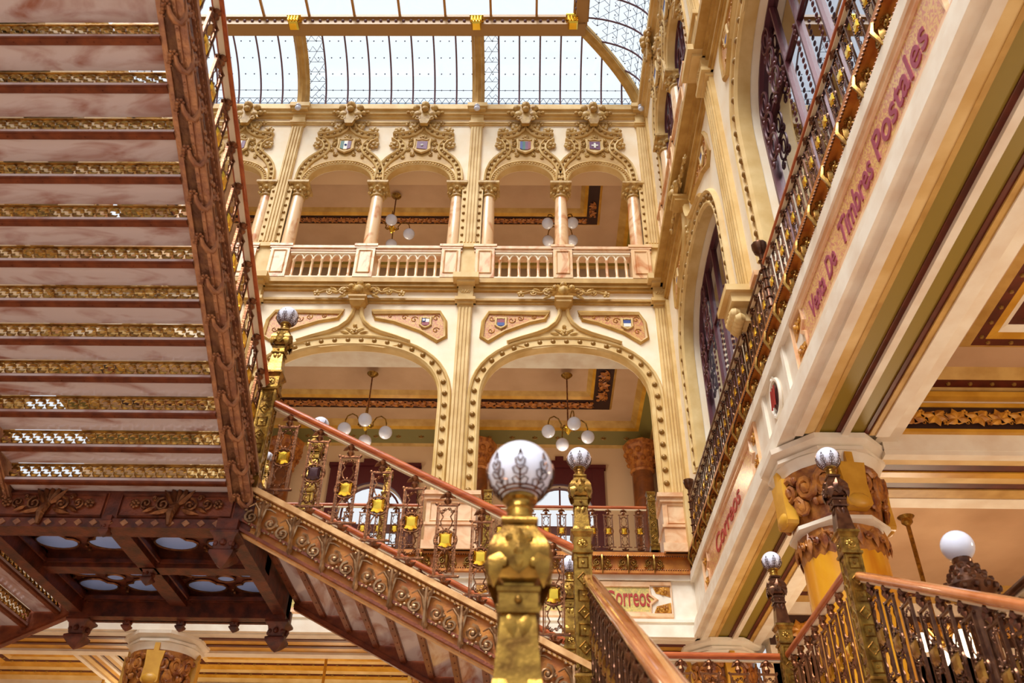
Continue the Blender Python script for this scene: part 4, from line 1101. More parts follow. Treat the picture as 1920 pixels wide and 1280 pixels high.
BAL = mesh('baluster', _baluster(), 'bronze'); BAL2 = mesh('baluster', _baluster(), 'bronze_dark'); SHD = mesh('shield', _shieldp(), 'gold', 25); SHB = mesh('shield', _shieldp(), 'ring_brass', 25); SHP = mesh('shield', _shieldp(), 'plum_shield', 25)
def railing(label, p0, p1, n, H=1.0, mat_rail='handrail', wr=0.11, e0=0.0, e1=0.0, bal=None, plum=None, base=True, cat='railing'):
    """p0 to p1 is the line on which the balusters stand"""
    p0, p1 = Vector(p0), Vector(p1); d = p1-p0; rz = math.atan2(d.y, d.x); Lh = math.hypot(d.x, d.y); sl = d.z/Lh
    t = thing('stair_railing' if abs(sl) > 0.01 else 'gallery_railing', label, cat, p0, rz, 'iron railings with gold shields')
    k = H/1.0
    st = Lh/n
    for i in range(n):
        o = obj('baluster', bal or BAL, None, t, ((i+0.5)*st, 0, (i+0.5)*st*sl)); o.scale = (1, 1, k)
        obj('shield', SHP if plum == i else SHB if (bal is BAL2 and p0.z < 5) else SHD, None, o, (0, 0, 0))
    m = MB()
    a, b = (-e0, 0, H+0.045-e0*sl), (Lh+e1, 0, H+0.045+(Lh+e1)*sl)
    rbar(m, a, b, wr, 0.075); m.bar((a[0], 0, a[2]-0.03), (b[0], 0, b[2]-0.03), wr*0.7, 0.02)
    obj('handrail', m, mat_rail, t)
    m = MB(); m.bar((a[0], 0, a[2]-0.045), (b[0], 0, b[2]-0.045), 0.05, 0.03); obj('under_rail', m, 'rail_pale_under', t)
    if base:
        m = MB(); m.bar((-e0, 0, -0.02-e0*sl), (Lh+e1, 0, -0.02+(Lh+e1)*sl), 0.09, 0.035); obj('base_rail', m, 'bronze_dark', t)
    return t

def _crown():
    m = MB(); R = 0.122
    def sp(a, e): return (R*math.cos(e)*math.cos(a), R*math.cos(e)*math.sin(a), R*math.sin(e))
    for k in range(8):
        a = 2*PI*k/8
        m.tube([sp(a, -0.95), sp(a, -0.5), sp(a, 0.28)], 0.003, 4)
        for (e, wd) in ((-0.75, 0.30), (-0.45, 0.24), (-0.18, 0.15)):
            for s in (-1, 1):
                m.tube([sp(a, e-0.12), sp(a+s*wd*0.8, e-0.05), sp(a+s*wd, e+0.10), sp(a+s*wd*0.5, e+0.16), sp(a, e+0.02)], 0.0028, 3)
        m.tube([sp(a-0.06, 0.06), sp(a, 0.3), sp(a+0.06, 0.06)], 0.003, 3)
    for e, r in ((-0.95, 0.006), (-0.82, 0.004)):
        m.tube([sp(2*PI*i/20, e) for i in range(20)], r, 4, True)
    return m
def _neck():
    m = MB(); m.lathe([(0.05, -0.207), (0.060, -0.200), (0.060, -0.192), (0.046, -0.186), (0.044, -0.160), (0.050, -0.154), (0.046, -0.148), (0.048, -0.128), (0.062, -0.120), (0.064, -0.110), (0.058, -0.100)], 20); return m
def _vase():
    m = MB()
    m.sq([(0.060, -0.225), (0.064, -0.215), (0.060, -0.205)]); m.sq([(0.045, -0.235), (0.055, -0.225)])
    m.sq([(0.045, -0.44), (0.075, -0.42), (0.098, -0.37), (0.100, -0.33), (0.085, -0.29), (0.060, -0.25), (0.052, -0.23)])
    for k in range(4):
        a = PI/2*k
        m.M = Matrix.Rotation(a, 4, 'Z')
        m.leaf((0, -0.43), PI/2, 0.17, 0.10, -0.098, 0.02); m.ball((0.032, -0.088, -0.30), 0.018, 7, 5); m.ball((-0.032, -0.088, -0.30), 0.018, 7, 5)
        m.ball((0, -0.10, -0.355), 0.022, 7, 5)
        for s in (-1, 0, 1): m.ball((s*0.05, -0.095, -0.39), 0.02, 6, 4)
        m.M = Matrix.Rotation(a+PI/4, 4, 'Z'); m.leaf((0, -0.33), -PI/2, 0.14, 0.09, -0.115, 0.03)
    m.M = Matrix.Identity(4)
    return m
def _stem():
    m = MB()
    m.sq([(0.050, -0.46), (0.050, -0.44)]); m.sq([(0.070, -0.475), (0.072, -0.46), (0.066, -0.455)]); m.sq([(0.064, -0.53), (0.064, -0.475)]); m.sq([(0.070, -0.545), (0.072, -0.53)])
    m.sq([(0.078, -0.80), (0.070, -0.70), (0.056, -0.545)])
    for k in range(4):
        m.M = Matrix.Rotation(PI/2*k, 4, 'Z')
        m.ball((0, -0.066, -0.502), 0.014, 8, 5); m.leaf((-0.03, -0.545), -PI/2+0.2, 0.09, 0.04, -0.062, 0.008); m.leaf((0.03, -0.545), -PI/2-0.2, 0.09, 0.04, -0.062, 0.008)
        m.M = Matrix.Rotation(PI/2*k, 4, 'Z') @ Matrix.Translation((0.055, -0.055, -0.80)); m.lathe([(0.045, 0), (0.0, 0.11)], 4, rot=PI/4)
    m.M = Matrix.Identity(4)
    return m
def _ncap():
    m = MB()
    m.sq([(0.075, -0.87), (0.088, -0.855), (0.092, -0.84), (0.105, -0.825), (0.105, -0.805), (0.095, -0.795), (0.075, -0.79)])
    m.sq([(0.080, -1.0), (0.080, -0.87)]); m.sq([(0.080, -1.04), (0.094, -1.03), (0.096, -1.01), (0.082, -1.0)])
    for k in range(4):
        m.M = Matrix.Rotation(PI/2*k, 4, 'Z'); m.flower((0, -0.935), 0.04, 6, -0.08, 0.3); m.torus((0, -0.08, -0.935), 0.045, 0.005, 12, 4)
    m.M = Matrix.Identity(4)
    return m
def _post(L):
    m = MB()
    m.box(-0.074, 0.074, -0.074, 0.074, -1.04-L, -1.04)
    n = int((L-0.05)/0.155)
    for k in range(4):
        m.M = Matrix.Rotation(PI/2*k, 4, 'Z')
        for e in (-0.068, 0.068): m.box(e-0.008, e+0.008, -0.082, -0.07, -1.04-L, -1.04)
        for i in range(n):
            z = -1.12-0.155*i
            if z < -1.04-L+0.1: break
            if i % 2: P = [(0, z-0.055), (-0.05, z), (0, z+0.055), (0.05, z)]
            else: P = [(-0.045, z-0.05), (-0.045, z+0.05), (0.045, z+0.05), (0.045, z-0.05)]
            m.sweep(npath(P, True), [(-0.008, -0.073), (0, -0.084), (0.008, -0.073)], True)
            m.ball((0, -0.074, z), 0.018, 6, 4, (1, 0.6, 1))
    m.M = Matrix.Identity(4)
    zb = -1.04-L
    m.sq([(0.098, zb), (0.098, zb+0.10), (0.105, zb+0.11), (0.085, zb+0.14)])
    return m
GLB = None
def _globe():
    m = MB(); m.ball((0, 0, 0), 0.118, 28, 18); return m
NM = dict(g=mesh('globe', _globe(), 'globe', 80), c=mesh('leaf_crown', _crown(), 'bronze_dark'), n=mesh('neck', _neck(), 'newel_gold'), v=mesh('vase', _vase(), 'newel_gold'), s=mesh('lamp_stem', _stem(), 'newel_gold'), p=mesh('cap', _ncap(), 'newel_gold'),
          vd=mesh('vase', _vase(), 'bronze_dark'), sd=mesh('lamp_stem', _stem(), 'bronze_dark'))
def newel(x, y, zg, L, label, dark=False, sc=1.0, lamp=True):
    """newel post crowned by a globe lamp; zg is the globe centre"""
    zb = zg-(1.04+L)*sc
    t = thing('newel_lamp' if lamp else 'newel_post', label, 'lamp post' if lamp else 'newel post', (x, y, zb), group='newels with globe lamps' if lamp else 'square railing posts'); t.scale = (sc, sc, sc)
    o = (0, 0, 1.04+L)
    if lamp:
        obj('globe', NM['g'], None, t, o); c = obj('neck', NM['n'], None, t, o); obj('leaf_crown', NM['c'], None, c)
        obj('vase', NM['vd' if dark else 'v'], None, t, o); obj('lamp_stem', NM['sd' if dark else 's'], None, t, o)
    obj('cap', NM['p'], None, t, o)
    obj('post', _post(L), 'newel_gold', t, o)
    return t

RUN, RISE, RUN2, RISE2 = 0.325, 0.1674, 0.317, 0.178
ZL, ZM = 4.07, 2.22
newel(-2.72, 7.72, 6.27, 1.15, 'tall golden newel with a globe lamp where the overhead and middle flights meet')
newel(0.50, 7.72, 4.48, 1.21, 'golden newel with globe lamp at the top of the pale near handrail')
newel(0.50, 10.15, 4.42, 1.15, 'golden newel half hidden, its globe low behind the taller newel in front')
newel(2.96, 7.72, 4.51, 1.23, 'newel with dark vase and globe lamp in front of the thick golden column', True)
newel(2.98, 10.3, 4.57, 1.29, 'smaller dark vased newel with globe lamp, left of the thick golden column', True)
newel(-2.80, 10.12, 6.35, 1.2, 'golden newel whose globe peeps over the handrail of the middle flight')
newel(-0.03, 2.86, 1.60, 2.10, 'big foreground golden newel with a large globe lamp in a crown of leaves')
newel(-5.95, 17.62, 10.2, 1.05, 'small far globe lamp beside the top end of the middle flight')
newel(-3.15, 17.62, 10.1, 1.05, 'small far globe lamp just above the middle handrail')
# plainer lamp on the right
t = thing('bronze_lamp', 'plain globe lamp on a dark scaly bronze vase behind the right handrail', 'lamp', (3.78, 7.35, 2.2))
m = MB(); m.ball((0, 0, 1.22), 0.142, 26, 16); obj('globe', m, 'globe', t, ang=80)
m = MB(); m.lathe([(0.075, 1.05), (0.085, 1.08), (0.075, 1.12)], 18); obj('neck', m, 'bronze_dark', t)
m = MB(); m.lathe([(0.10, -3.8), (0.10, 0.6), (0.11, 0.70), (0.21, 0.78), (0.23, 0.83), (0.17, 0.90), (0.14, 0.95), (0.11, 1.0), (0.08, 1.05)], 16)
for j, (r, z, k) in enumerate(((0.215, 0.80, 14), (0.18, 0.87, 12), (0.14, 0.94, 10), (0.10, 1.01, 8))):
    for i in range(k): m.ball((r*math.cos(2*PI*i/k+j*0.3), r*math.sin(2*PI*i/k+j*0.3), z), 0.034, 6, 4)
obj('vase', m, 'bronze_dark', t)

railing('front railing of the middle flight with gold shields and one plum shield', (-2.62, 7.72, ZL+0.05-0.02), (0.40, 7.72, ZL-0.02+0.05-3.02*0.515), 9, 0.94, e0=0.02, e1=0.04, plum=1, base=False)
railing('rear railing of the middle flight seen between the front balusters', (-2.70, 10.10, ZL+0.05-0.02), (0.42, 10.10, ZL+0.03-3.12*0.515), 10, 0.94)
railing('railing of the overhead flight against the glass roof', (-2.77, 7.60, ZL+0.2), (-2.77, 1.2, ZL+0.2+6.4*0.5615), 19, 0.97, e0=0.0, bal=BAL)
railing('left railing of the near flight, its pale handrail running down to the bottom edge', (0.55, 7.60, ZM+0.06), (0.55, 1.0, ZM+0.06-6.6*0.52), 22, 0.86, 'handrail_pale', 0.12, bal=BAL2)
railing('right railing of the near flight with a broad shiny handrail', (2.98, 7.60, ZM+0.06), (2.98, 1.0, ZM+0.06-6.6*0.50), 22, 0.92, 'handrail_pale', 0.12, bal=BAL2)
railing('side railing of the lower landing between the two dark newels', (2.98, 10.20, ZM+0.05), (2.98, 7.82, ZM+0.05), 8, 1.09, 'handrail')
railing('back railing of the lower landing, level handrail under the side beam', (0.62, 10.30, ZM+0.05), (2.88, 10.30, ZM+0.05), 7, 1.09, 'handrail')
railing('dark level railing at the far right edge behind the near flight', (3.80, 7.2, 1.85), (3.80, 2.4, 1.85), 15, 0.86, 'bronze_dark', 0.10, bal=BAL2)
# gallery railings
railing('back gallery railing in the right arch', (-0.80, 17.86, Z1+0.06), (2.60, 17.86, Z1+0.06), 10, 0.98, 'handrail', 0.08)
railing('back gallery railing in the left arch seen through the stair balusters', (-6.6, 17.86, Z1+0.06), (-2.4, 17.86, Z1+0.06), 12, 0.98, 'handrail', 0.08)
for x_, lb in ((-0.90, 'golden square railing post left of the big globe on the back gallery'), (2.72, 'golden square railing post at the right end of the back gallery railing')):
    newel(x_, 17.86, 10.30, 1.15, lb, lamp=False)
railing('side gallery railing, near part with its wooden rail crossing the dark glass', (3.47, 9.75, Z1+0.04), (3.47, 2.2, Z1+0.04), 24, 0.88, 'handrail', 0.09, bal=BAL2)
railing('side gallery railing, far part toward the corner', (3.47, 17.1, Z1+0.04), (3.47, 9.95, Z1+0.04), 22, 0.88, 'bronze_dark', 0.09, bal=BAL2)
for y_, lb in ((9.85, 'dark iron railing post in the middle of the side gallery railing'), (17.2, 'dark iron railing post at the corner end of the side gallery railing')):
    t = thing('iron_post', lb, 'newel post', (3.47, y_, Z1+0.04), group='iron posts of the side gallery')
    m = MB(); m.lathe([(0.055, 0), (0.04, 0.05), (0.035, 1.15), (0.05, 1.18), (0.09, 1.22), (0.11, 1.30), (0.12, 1.34), (0.12, 1.38), (0.06, 1.40)], 10); obj('shaft', m, 'bronze_dark', t)
    m = MB()
    for k in range(6): m.torus((0, 0, 0.15+0.18*k), 0.05, 0.012, 10, 4, ax='z')
    obj('collar', m, 'bronze', t)

# ---- flights -------------------------------------------------------------------
def riser_mesh(W, h):
    m = MB()
    m.box(0, 0.02, 0, W, h-0.045, h-0.028); m.box(0, 0.02, 0, W, 0.0, 0.02)
    m.box(-0.006, 0.026, 0, W, h-0.034, h-0.022)
    n = int(W/0.098); p = W/n; r = min(p*0.46, (h-0.06)*0.5); zc = (h-0.025)/2
    for i in range(n):
        y = p*(i+0.5)
        for s in (0, PI):
            a0 = 0.5+s
            P = []
            for k in range(7):
                a = a0+k*0.41; q = r*(0.97-0.02*k)
                P.append((0.01, y+q*math.cos(a), zc+q*math.sin(a)))
            P.append((0.01, y+r*0.35*math.cos(a0+2.6), zc+r*0.35*math.sin(a0+2.6)))
            m.tube(P, [0.004, 0.010, 0.016, 0.019, 0.019, 0.016, 0.012, 0.007], 6)
    return m
def stair(label, origin, rz, run, rise, n, W, zt, zbot, strings=(1, 1), orn='scroll', sw=0.18, deco=-1):
    t = thing('stair_flight', label, 'staircase', origin, rz, 'stair flights')
    rm = mesh('riser_grille', riser_mesh(W, rise), 'ring_brass')
    a = MB(); a.box(-0.02, run-0.02, 0, W, -0.025, 0.0); tm = mesh('marble_tread', a, 'marble_tread')
    a = MB(); a.box(-0.012, 0.045, 0, W, -0.05, -0.025); a.box(-0.018, -0.006, 0, W, -0.045, 0.002); a.box(0.045, 0.055, 0, W, -0.04, -0.025)
    y = 0.1
    while y < W: a.ball((0.02, y, -0.052), 0.007, 5, 4); y += 0.21
    lm = mesh('angle_ledge', a, 'ledge_brown')
    for k in range(n):
        z = -(k+1)*rise
        tr = obj('tread', tm, None, t, (k*run, 0, z))
        obj('riser_grille', rm, None, t, (k*run, 0, z)); obj('ledge', lm, None, tr)
    L = n*run; sl = rise/run; zbot0 = zbot
    for side, on in ((-1, strings[0]), (1, strings[1])):
        if not on: continue
        S = Matrix.Identity(4); S[2][0] = -sl
        if (side != deco and orn == 'scroll'): zbot = zbot0*0.62
        else: zbot = zbot0
        y0 = -sw if side < 0 else W; y1 = y0+sw; yo = y0 if side < 0 else y1; d = side
        def bx(m, e, z0, z1): m.box(-0.02, L, min(yo, yo+d*e), max(yo, yo+d*e), z0, z1)
        m = MB(); m.M = S; m.box(-0.02, L, y0, y1, zbot, zbot+0.04); m.box(-0.02, L, y0+0.02, y1-0.02, zbot, zt)
        st = obj('string', m, 'panel_bronze' if orn == 'scroll' and side == deco else 'panel_brown' if orn == 'scroll' else 'string_bronze', t)
        m = MB(); m.M = S
        bx(m, 0.05, zt-0.03, zt+0.03); bx(m, 0.025, zt-0.07, zt-0.05)
        lm_ = MB(); lm_.M = S; bx(lm_, 0.02, zbot+0.10, zbot+0.13); bx(lm_, 0.035, zbot, zbot+0.03); obj('lower_moulding', lm_, 'panel_brown' if orn == 'scroll' else 'string_bronze', st)
        m.box(-0.02, L, y0+0.02, y0+0.05, zbot-0.02, zbot); m.box(-0.02, L, y1-0.05, y1-0.02, zbot-0.02, zbot)
        obj('string_moulding', m, 'string_gold' if orn == 'scroll' and side == deco else 'panel_brown' if orn == 'scroll' else 'string_bronze', st)
        m = MB(); m.M = S
        x = 0.02
        while x < L: m.ball((x, yo+d*0.02, zt-0.06), 0.015, 6, 4, (1, 1, 0.8)); x += 0.045
        if orn == 'hook':
            x = 0.02
            while x < L:
                m.ball((x, y0+0.035, zbot-0.022), 0.012, 5, 4); m.flower((x, 0), 0.0, 1); x += 0.07
        obj('beading', m, 'ring_brass' if orn == 'scroll' else 'string_bronze', st)
        # one ornament a step
        if orn == 'scroll' and side != deco: continue
        q = MB(); h = zt-zbot
        if orn == 'scroll':
            zc = (zt+zbot)/2-0.02
            q.M = Matrix.Translation((0, yo, zc)) @ Matrix.Rotation(0 if side < 0 else PI, 4, 'Z')
            q.leaf((0, -0.19), PI/2, 0.16, 0.05, -0.03, 0.03); q.tube([(0, -0.02, 0.17), (0, -0.04, 0.05), (0, -0.05, -0.10), (0, -0.02, -0.20)], [0.016, 0.014, 0.018, 0.006], 5)
            for s in (-1, 1):
                q.scroll((s*0.085, -0.01-s*0.03), 0.062, PI/2, 1.4, -s, 0.015, -0.02); q.tube([(0, -0.03, -0.04), (s*0.03, -0.03, 0.09), (s*0.07, -0.03, 0.115-s*0.03), (s*0.12, -0.02, 0.09-s*0.03)], [0.014, 0.012, 0.010, 0.006], 5)
                for (dx, dz) in ((0.03, 0.14), (0.06, 0.16), (0.12, -0.06), (0.09, -0.09), (0.055, -0.10), (0.14, 0.02)): q.ball((s*dx, -0.02, dz-s*dx*0.5), 0.016, 6, 4, (1, 0.7, 0.8))
                q.leaf((s*0.01, 0.08), PI/2-s*0.5, 0.10, 0.04, -0.03, 0.02)
            q.v = [(x_*1.12, y_, zc+(z_-zc)*1.1) for x_, y_, z_ in q.v]; om = mesh('scroll_ornament', q, 'scroll_metal')
        else:
            q.M = Matrix.Translation((0, yo, zbot)) @ Matrix.Rotation(0 if side < 0 else PI, 4, 'Z')
            q.tube([(-0.08, 0.065, -0.02), (-0.03, 0.06, -0.05), (0.03, 0.035, -0.065), (0.05, 0.0, -0.06), (0.035, -0.03, -0.02), (-0.01, -0.04, 0.04), (-0.05, -0.03, 0.10)], [0.014, 0.022, 0.027, 0.028, 0.022, 0.015, 0.008], 7)
            for kk in range(5): q.ball((-0.075+0.022*math.cos(kk*1.257), 0.095+0.022*math.sin(kk*1.257), -0.018), 0.014, 6, 4, (1, 1, 0.7)); q.ball((0.105+0.022*math.cos(kk*1.257), 0.085+0.022*math.sin(kk*1.257), -0.018), 0.014, 6, 4, (1, 1, 0.7))
            
            for kk in range(5):
                cx_, cy_ = 0.024*math.cos(kk*1.257), 0.024*math.sin(kk*1.257)
                q.ball((-0.095+cx_, 0.075+cy_, -0.018), 0.014, 6, 4, (1, 1, 0.7)); q.ball((0.12+cx_, 0.07+cy_, -0.018), 0.014, 6, 4, (1, 1, 0.7)); q.ball((0.01+cx_, 0.14+cy_*0.6, -0.018), 0.010, 6, 4, (1, 1, 0.7))
            for (dx, dy) in ((-0.06, 0.11), (-0.09, 0.10), (-0.03, 0.12), (0.09, 0.10), (0.12, 0.105), (0.105, 0.08)): q.ball((dx, dy, -0.03), 0.020, 6, 4, (1, 1, 0.7))
            for (dx, dz) in ((0.0, 0.18), (0.04, 0.14), (-0.04, 0.16), (0.08, 0.10), (-0.08, 0.19), (0.10, 0.04)): q.ball((dx, -0.02, dz), 0.026, 6, 4, (1, 0.7, 1))
            q.scroll((0.10, 0.14), 0.045, 0, 1.2, 1, 0.012, -0.02, 9, 4)
            om = mesh('hook_ornament', q, 'string_bronze')
        for k in range(n):
            x = run*(k+0.5); obj(om.name.split('.')[0], om, None, t, (x, 0, -x*sl))
    return t
# overhead flight: climbs toward the viewer from the landing; its frame descends along +Y
NT = 20
stair('overhead stair flight seen from below, marble treads and pierced brass risers', (-2.87, 7.79-NT*RUN2, ZL+NT*RISE2), PI/2, RUN2, RISE2, NT, 2.12, 0.12, -0.20, orn='hook', sw=0.18)
stair('middle stair flight descending from the landing to the right', (-2.69, 7.78, ZL), 0.0, RUN, RISE, 11, 2.22, 0.02, -0.44, sw=0.10)
stair('lower left stair flight dropping away under the landing', (-5.10, 10.0, ZL), PI, RUN, RISE, 14, 2.22, 0.02, -0.44, sw=0.10, deco=1)
stair('near stair flight going down toward the viewer at the lower right', (0.62, 7.7, ZM), -PI/2, 0.335, 0.173, 22, 2.28, 0.02, -0.44, sw=0.10)

# ---- landings -------------------------------------------------------------------
t = thing('stair_landing', 'dark bronze stair landing with quatrefoil glass panels in its underside', 'stair landing', (-3.98, 8.85, ZL))
hx, hy = 1.24, 1.16           # half sizes
m = MB(); m.box(-hx, hx, -hy, hy, -0.06, 0.0); obj('floor_slab', m, 'marble_tread', t)
m = MB()
m.box(-hx-0.04, hx+0.12, -hy, -hy+0.16, -0.42, 0.10); m.box(-hx, hx, hy-0.16, hy, -0.46, -0.06)
m.box(-hx, -hx+0.14, -hy, hy, -0.42, -0.06); m.box(hx-0.14, hx, -hy, hy, -0.42, -0.06)
m.box(-0.09, 0.09, -hy, hy, -0.34, -0.06); m.box(-hx, hx, -0.09, 0.09, -0.34, -0.06)
m.box(-hx-0.02, hx+0.02, hy-0.03, hy+0.05, -0.46, -0.33); m.box(-hx, hx, -hy-0.05, -hy, -0.42, -0.33)
for xx in (-hx+0.16, -0.14, 0.12, hx-0.18):
    m.box(xx, xx+0.02, -hy+0.16, hy-0.16, -0.30, -0.26)
for yy in (-hy+0.2, -0.13, 0.11, hy-0.22, hy-0.28):
    m.box(-hx+0.14, hx-0.14, yy, yy+0.025, -0.30, -0.26)
obj('beam_frame', m, 'soffit_brown', t)
for sx_ in (-1, 1):
    for sy_ in (-1, 1):
        cx, cy = sx_*(hx+0.0)/2, sy_*(hy-0.02)/2
        m = MB(); m.box(cx-0.52, cx+0.52, cy-0.47, cy+0.47, -0.16, -0.13)
        pl = obj('coffer', m, 'soffit_brown', t)
        g = MB(); r = MB()
        for ex, ey, a, b in ((-0.27, 0.22, 0.22, 0.17), (0.27, 0.22, 0.22, 0.17), (-0.27, -0.22, 0.22, 0.17), (0.27, -0.22, 0.22, 0.17), (0, 0, 0.10, 0.08)):
            P = []
            for k in range(20):
                q = 2*PI*k/20; rr = 1.0
                if a > 0.15:
                    dq = math.atan2(-ey, -ex); dd = abs((q-dq+PI) % (2*PI)-PI); rr = 1.0-0.35*max(0, 1-dd/0.5)
                P.append((cx+ex+a*rr*math.cos(q), cy+ey+b*rr*math.sin(q), -0.175))
            g.add(P+[(p[0], p[1], -0.16) for p in P], [tuple(range(19, -1, -1))]+[(k, (k+1) % 20, 20+(k+1) % 20, 20+k) for k in range(20)])
            r.tube(P, 0.014, 5, True)
        obj('glass_lobe', g, 'quatre_glass', pl); obj('rim', r, 'bronze', pl)
        b_ = MB()
        for (ex, ey) in ((0.46, 0), (-0.46, 0), (0, 0.40), (0, -0.40)):
            b_.ball((cx+ex, cy+ey, -0.17), 0.03, 6, 4); b_.ball((cx+ex*0.8, cy+ey*0.8, -0.17), 0.022, 6, 4)
        obj('corner_relief', b_, 'bronze', pl)
# carved panels on the front beam
m = MB(); m.box(-hx-0.04, hx+0.06, -hy-0.02, -hy, -0.33, 0.08); obj('front_board', m, 'soffit_brown', t)
for cx in (-0.62, 0.62):
    m = MB(); m.box(cx-0.56, cx+0.56, -hy-0.025, -hy, -0.31, -0.05); pn = obj('front_panel', m, 'panel_brown', t)
    m = MB(); m.sweep(npath([(cx-0.54, -0.30), (cx-0.54, -0.07), (cx+0.54, -0.07), (cx+0.54, -0.30)], True), [(-0.015, -hy-0.02), (0, -hy-0.05), (0.015, -hy-0.02)], True); obj('moulding', m, 'soffit_brown', pn)
    m = MB(); y_ = -hy-0.05
    for k in range(5): m.leaf((cx, -0.20), PI/2+(k-2)*0.35, 0.24, 0.07, y_, 0.03)
    m.tube([(cx, y_, -0.18), (cx-0.03, y_-0.02, -0.28), (cx-0.02, y_-0.02, -0.40)], [0.04, 0.045, 0.02], 6)
    for s in (-1, 1):
        m.scroll((cx+s*0.13, -0.18), 0.07, PI/2, 1.4, -s, 0.016, y_); m.scroll((cx+s*0.29, -0.17), 0.055, -PI/2, 1.3, s, 0.013, y_); m.flower((cx+s*0.40, -0.17), 0.05, 6, y_); m.scroll((cx+s*0.22, -0.11), 0.03, 0, 1.1, s, 0.010, y_)
        m.leaf((cx+s*0.05, -0.22), -0.3 if s > 0 else PI+0.3, 0.2, 0.07, y_, 0.02); m.leaf((cx+s*0.2, -0.2), -0.5 if s > 0 else PI+0.5, 0.13, 0.05, y_, 0.02)
    obj('leaf_relief', m, 'bronze', pn)
m = MB()
for k in range(16):
    x = -hx+0.1+0.146*k; m.prism([(x, -0.375-0.035), (x-0.04, -0.375), (x, -0.375+0.035), (x+0.04, -0.375)], -hy-0.06, -hy-0.04)
obj('diamond_row', m, 'string_bronze', t)
def pendant(parent, x, y, z, s=1.0):
    m = MB(); m.M = Matrix.Translation((x, y, z)) @ Matrix.Scale(s, 4)
    m.sq([(0.0, -0.30), (0.05, -0.26), (0.10, -0.20), (0.10, -0.17), (0.07, -0.15), (0.09, -0.05), (0.12, -0.02), (0.12, 0.0), (0.09, 0.02), (0.09, 0.12)])
    for k in range(8): m.ball((0.09*math.cos(k*PI/4), 0.09*math.sin(k*PI/4), -0.10), 0.03, 6, 4)
    obj('pendant', m, 'soffit_brown', parent)
for px, py in ((-hx+0.1, hy), (hx-0.1, hy), (hx-0.08, -hy+0.02)): pendant(t, px, py, -0.46, 1.1)
for px in (-0.62, 0.0, 0.62): pendant(t, px, hy+0.02, -0.42, 0.5)
pendant(t, 0.0, 0.0, -0.32, 0.6)
pendant(t, 0.0, -hy-0.02, -0.36, 0.5)
t = thing('lower_landing', 'lower stair landing behind the near flight', 'stair landing', (1.75, 9.0, ZM))
m = MB(); m.box(-1.33, 1.33, -1.28, 1.42, -0.06, 0.0); obj('floor_slab', m, 'marble_tread', t)
m = MB(); m.box(-1.33, 1.33, -1.28, 1.42, -0.40, -0.06); obj('beam_frame', m, 'panel_bronze', t)
# ------------------------------------------------------------------ chandeliers and pendants
def arm_mesh():
    m = MB()
    m.tube([(0.05, 0, 0.0), (0.14, 0, -0.06), (0.20, 0, 0.0), (0.18, 0, 0.10), (0.26, 0, 0.26), (0.38, 0, 0.32), (0.50, 0, 0.24), (0.54, 0, 0.10), (0.54, 0, 0.0)], 0.018, 6)
    m.scroll((0.13, -0.02), 0.06, 0, 1.2, 1, 0.012, 0.0, 9, 4); m.lathe([(0.03, 0.03), (0.06, 0.0), (0.08, -0.03)], 10, (0.54, 0, 0))
    return m
def cg_mesh():
    m = MB(); m.ball((0.54, 0, -0.17), 0.18, 20, 14); return m
AM = mesh('arm', arm_mesh(), 'newel_gold'); CG = mesh('globe', cg_mesh(), 'globe', 80)
def chandelier(x, y, ztop, zhub, rot, label):
    t = thing('chandelier', label, 'chandelier', (x, y, zhub), group='brass chandeliers'); h = ztop-zhub
    m = MB(); m.lathe([(0.10, h), (0.16, h-0.04), (0.10, h-0.10), (0.03, h-0.16)], 14); obj('ceiling_rose', m, 'newel_gold', t)
    m = MB(); m.tube([(0, 0, 0), (0, 0, h-0.1)], 0.02, 6); obj('rod', m, 'bronze', t)
    m = MB(); m.lathe([(0.02, -0.16), (0.06, -0.10), (0.10, 0.0), (0.06, 0.08), (0.03, 0.2)], 14)
    for k in range(6): m.ball((0.11*math.cos(k*PI/3), 0.11*math.sin(k*PI/3), 0.02), 0.035, 6, 4)
    obj('hub', m, 'gold', t)
    for k in range(4):
        a = obj('arm', AM, None, t, (0, 0, 0.02), (0, 0, rot+k*PI/2)); obj('globe', CG, None, a)
    return t
chandelier(-4.33, 20.0, 14.28, 12.55, 0.15, 'brass chandelier with white globes in the left arch of the first gallery')
chandelier(1.03, 20.0, 14.28, 12.50, 0.25, 'brass chandelier with white globes in the right arch above the newel lamp')
chandelier(-4.28, 19.6, 20.95, 19.45, 0.12, 'brass chandelier hanging in the upper left bay right of its middle column')
chandelier(0.92, 19.8, 20.95, 19.7, 0.75, 'brass chandelier hanging behind the middle column of the upper right bay')
t = thing('ceiling_pendant', 'brass pendant with lit globes hanging from the ceiling right of the thick golden column', 'pendant lamp', (6.75, 14.6, 7.4))
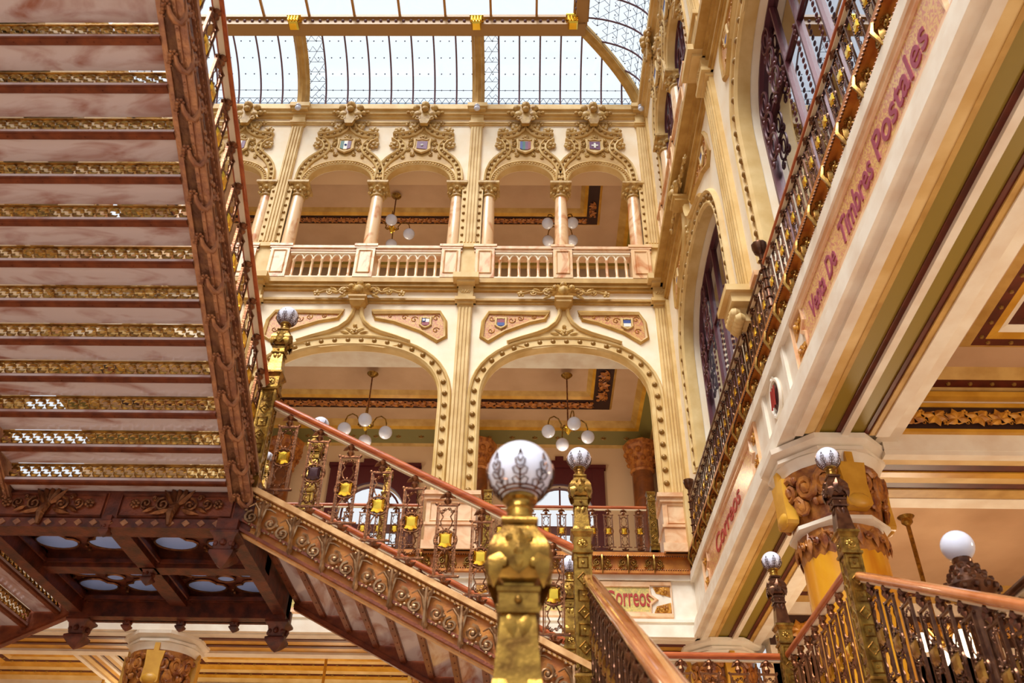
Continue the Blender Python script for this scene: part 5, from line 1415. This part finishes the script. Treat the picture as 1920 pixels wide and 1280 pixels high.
m = MB(); m.lathe([(0.14, 0), (0.17, -0.03), (0.10, -0.10), (0.10, -0.16), (0.04, -0.22)], 14); obj('ceiling_rose', m, 'newel_gold', t)
m = MB(); m.tube([(0, 0, -0.1), (0, 0, -2.3)], 0.04, 8); obj('rod', m, 'newel_gold', t)
m = MB()
for k in range(5): m.tube([(0, 0, -2.3), (0.3*math.cos(k*1.257), 0.3*math.sin(k*1.257), -2.1), (0.5*math.cos(k*1.257), 0.5*math.sin(k*1.257), -2.25)], 0.02, 5)
m.ball((0, 0, -2.3), 0.1, 10, 6); obj('arm_cluster', m, 'newel_gold', t)
m = MB(); m.ball((0, 0, 0), 0.15, 14, 10); gm = mesh('lit_globe', m, 'lit_globe')
for k in range(5): obj('lit_globe', gm, None, t, (0.5*math.cos(k*1.257), 0.5*math.sin(k*1.257), -2.4))
for i, (x_, lb) in enumerate(((-9.9, 'thin brass pendant rod at the lower left beside the column capital'), (-4.75, 'thin brass pendant rod under the middle flight'))):
    t = thing('pendant_rod', lb, 'pendant lamp', (x_, 21.2, 7.2), group='thin pendant rods')
    m = MB(); m.tube([(0, 0, 0.1), (0, 0, -2.6)], 0.035, 8); obj('rod', m, 'gold_band', t)
    m = MB(); m.ball((0, 0, -2.8), 0.2, 14, 10); obj('globe', m, 'globe', t)
def lamp(name, loc, e, col=(1.0, 0.80, 0.55), r=0.3):
    l = bpy.data.lights.new(name, 'POINT'); l.energy = e; l.color = col; l.shadow_soft_size = r
    o = bpy.data.objects.new(name, l); COL.objects.link(o); o.location = loc
lamp('gallery_light', (-4.3, 20.6, 11.4), 60); lamp('gallery_light', (1.0, 20.6, 11.4), 60); lamp('gallery_light', (-4.3, 20.6, 18.6), 30); lamp('gallery_light', (1.0, 20.6, 18.6), 30)
lamp('gallery_light', (-9.9, 21.6, 4.2), 170); lamp('gallery_light', (-4.75, 21.6, 4.2), 170); lamp('gallery_light', (6.75, 14.6, 3.9), 260); lamp('gallery_light', (7.0, 7.0, 3.9), 160)
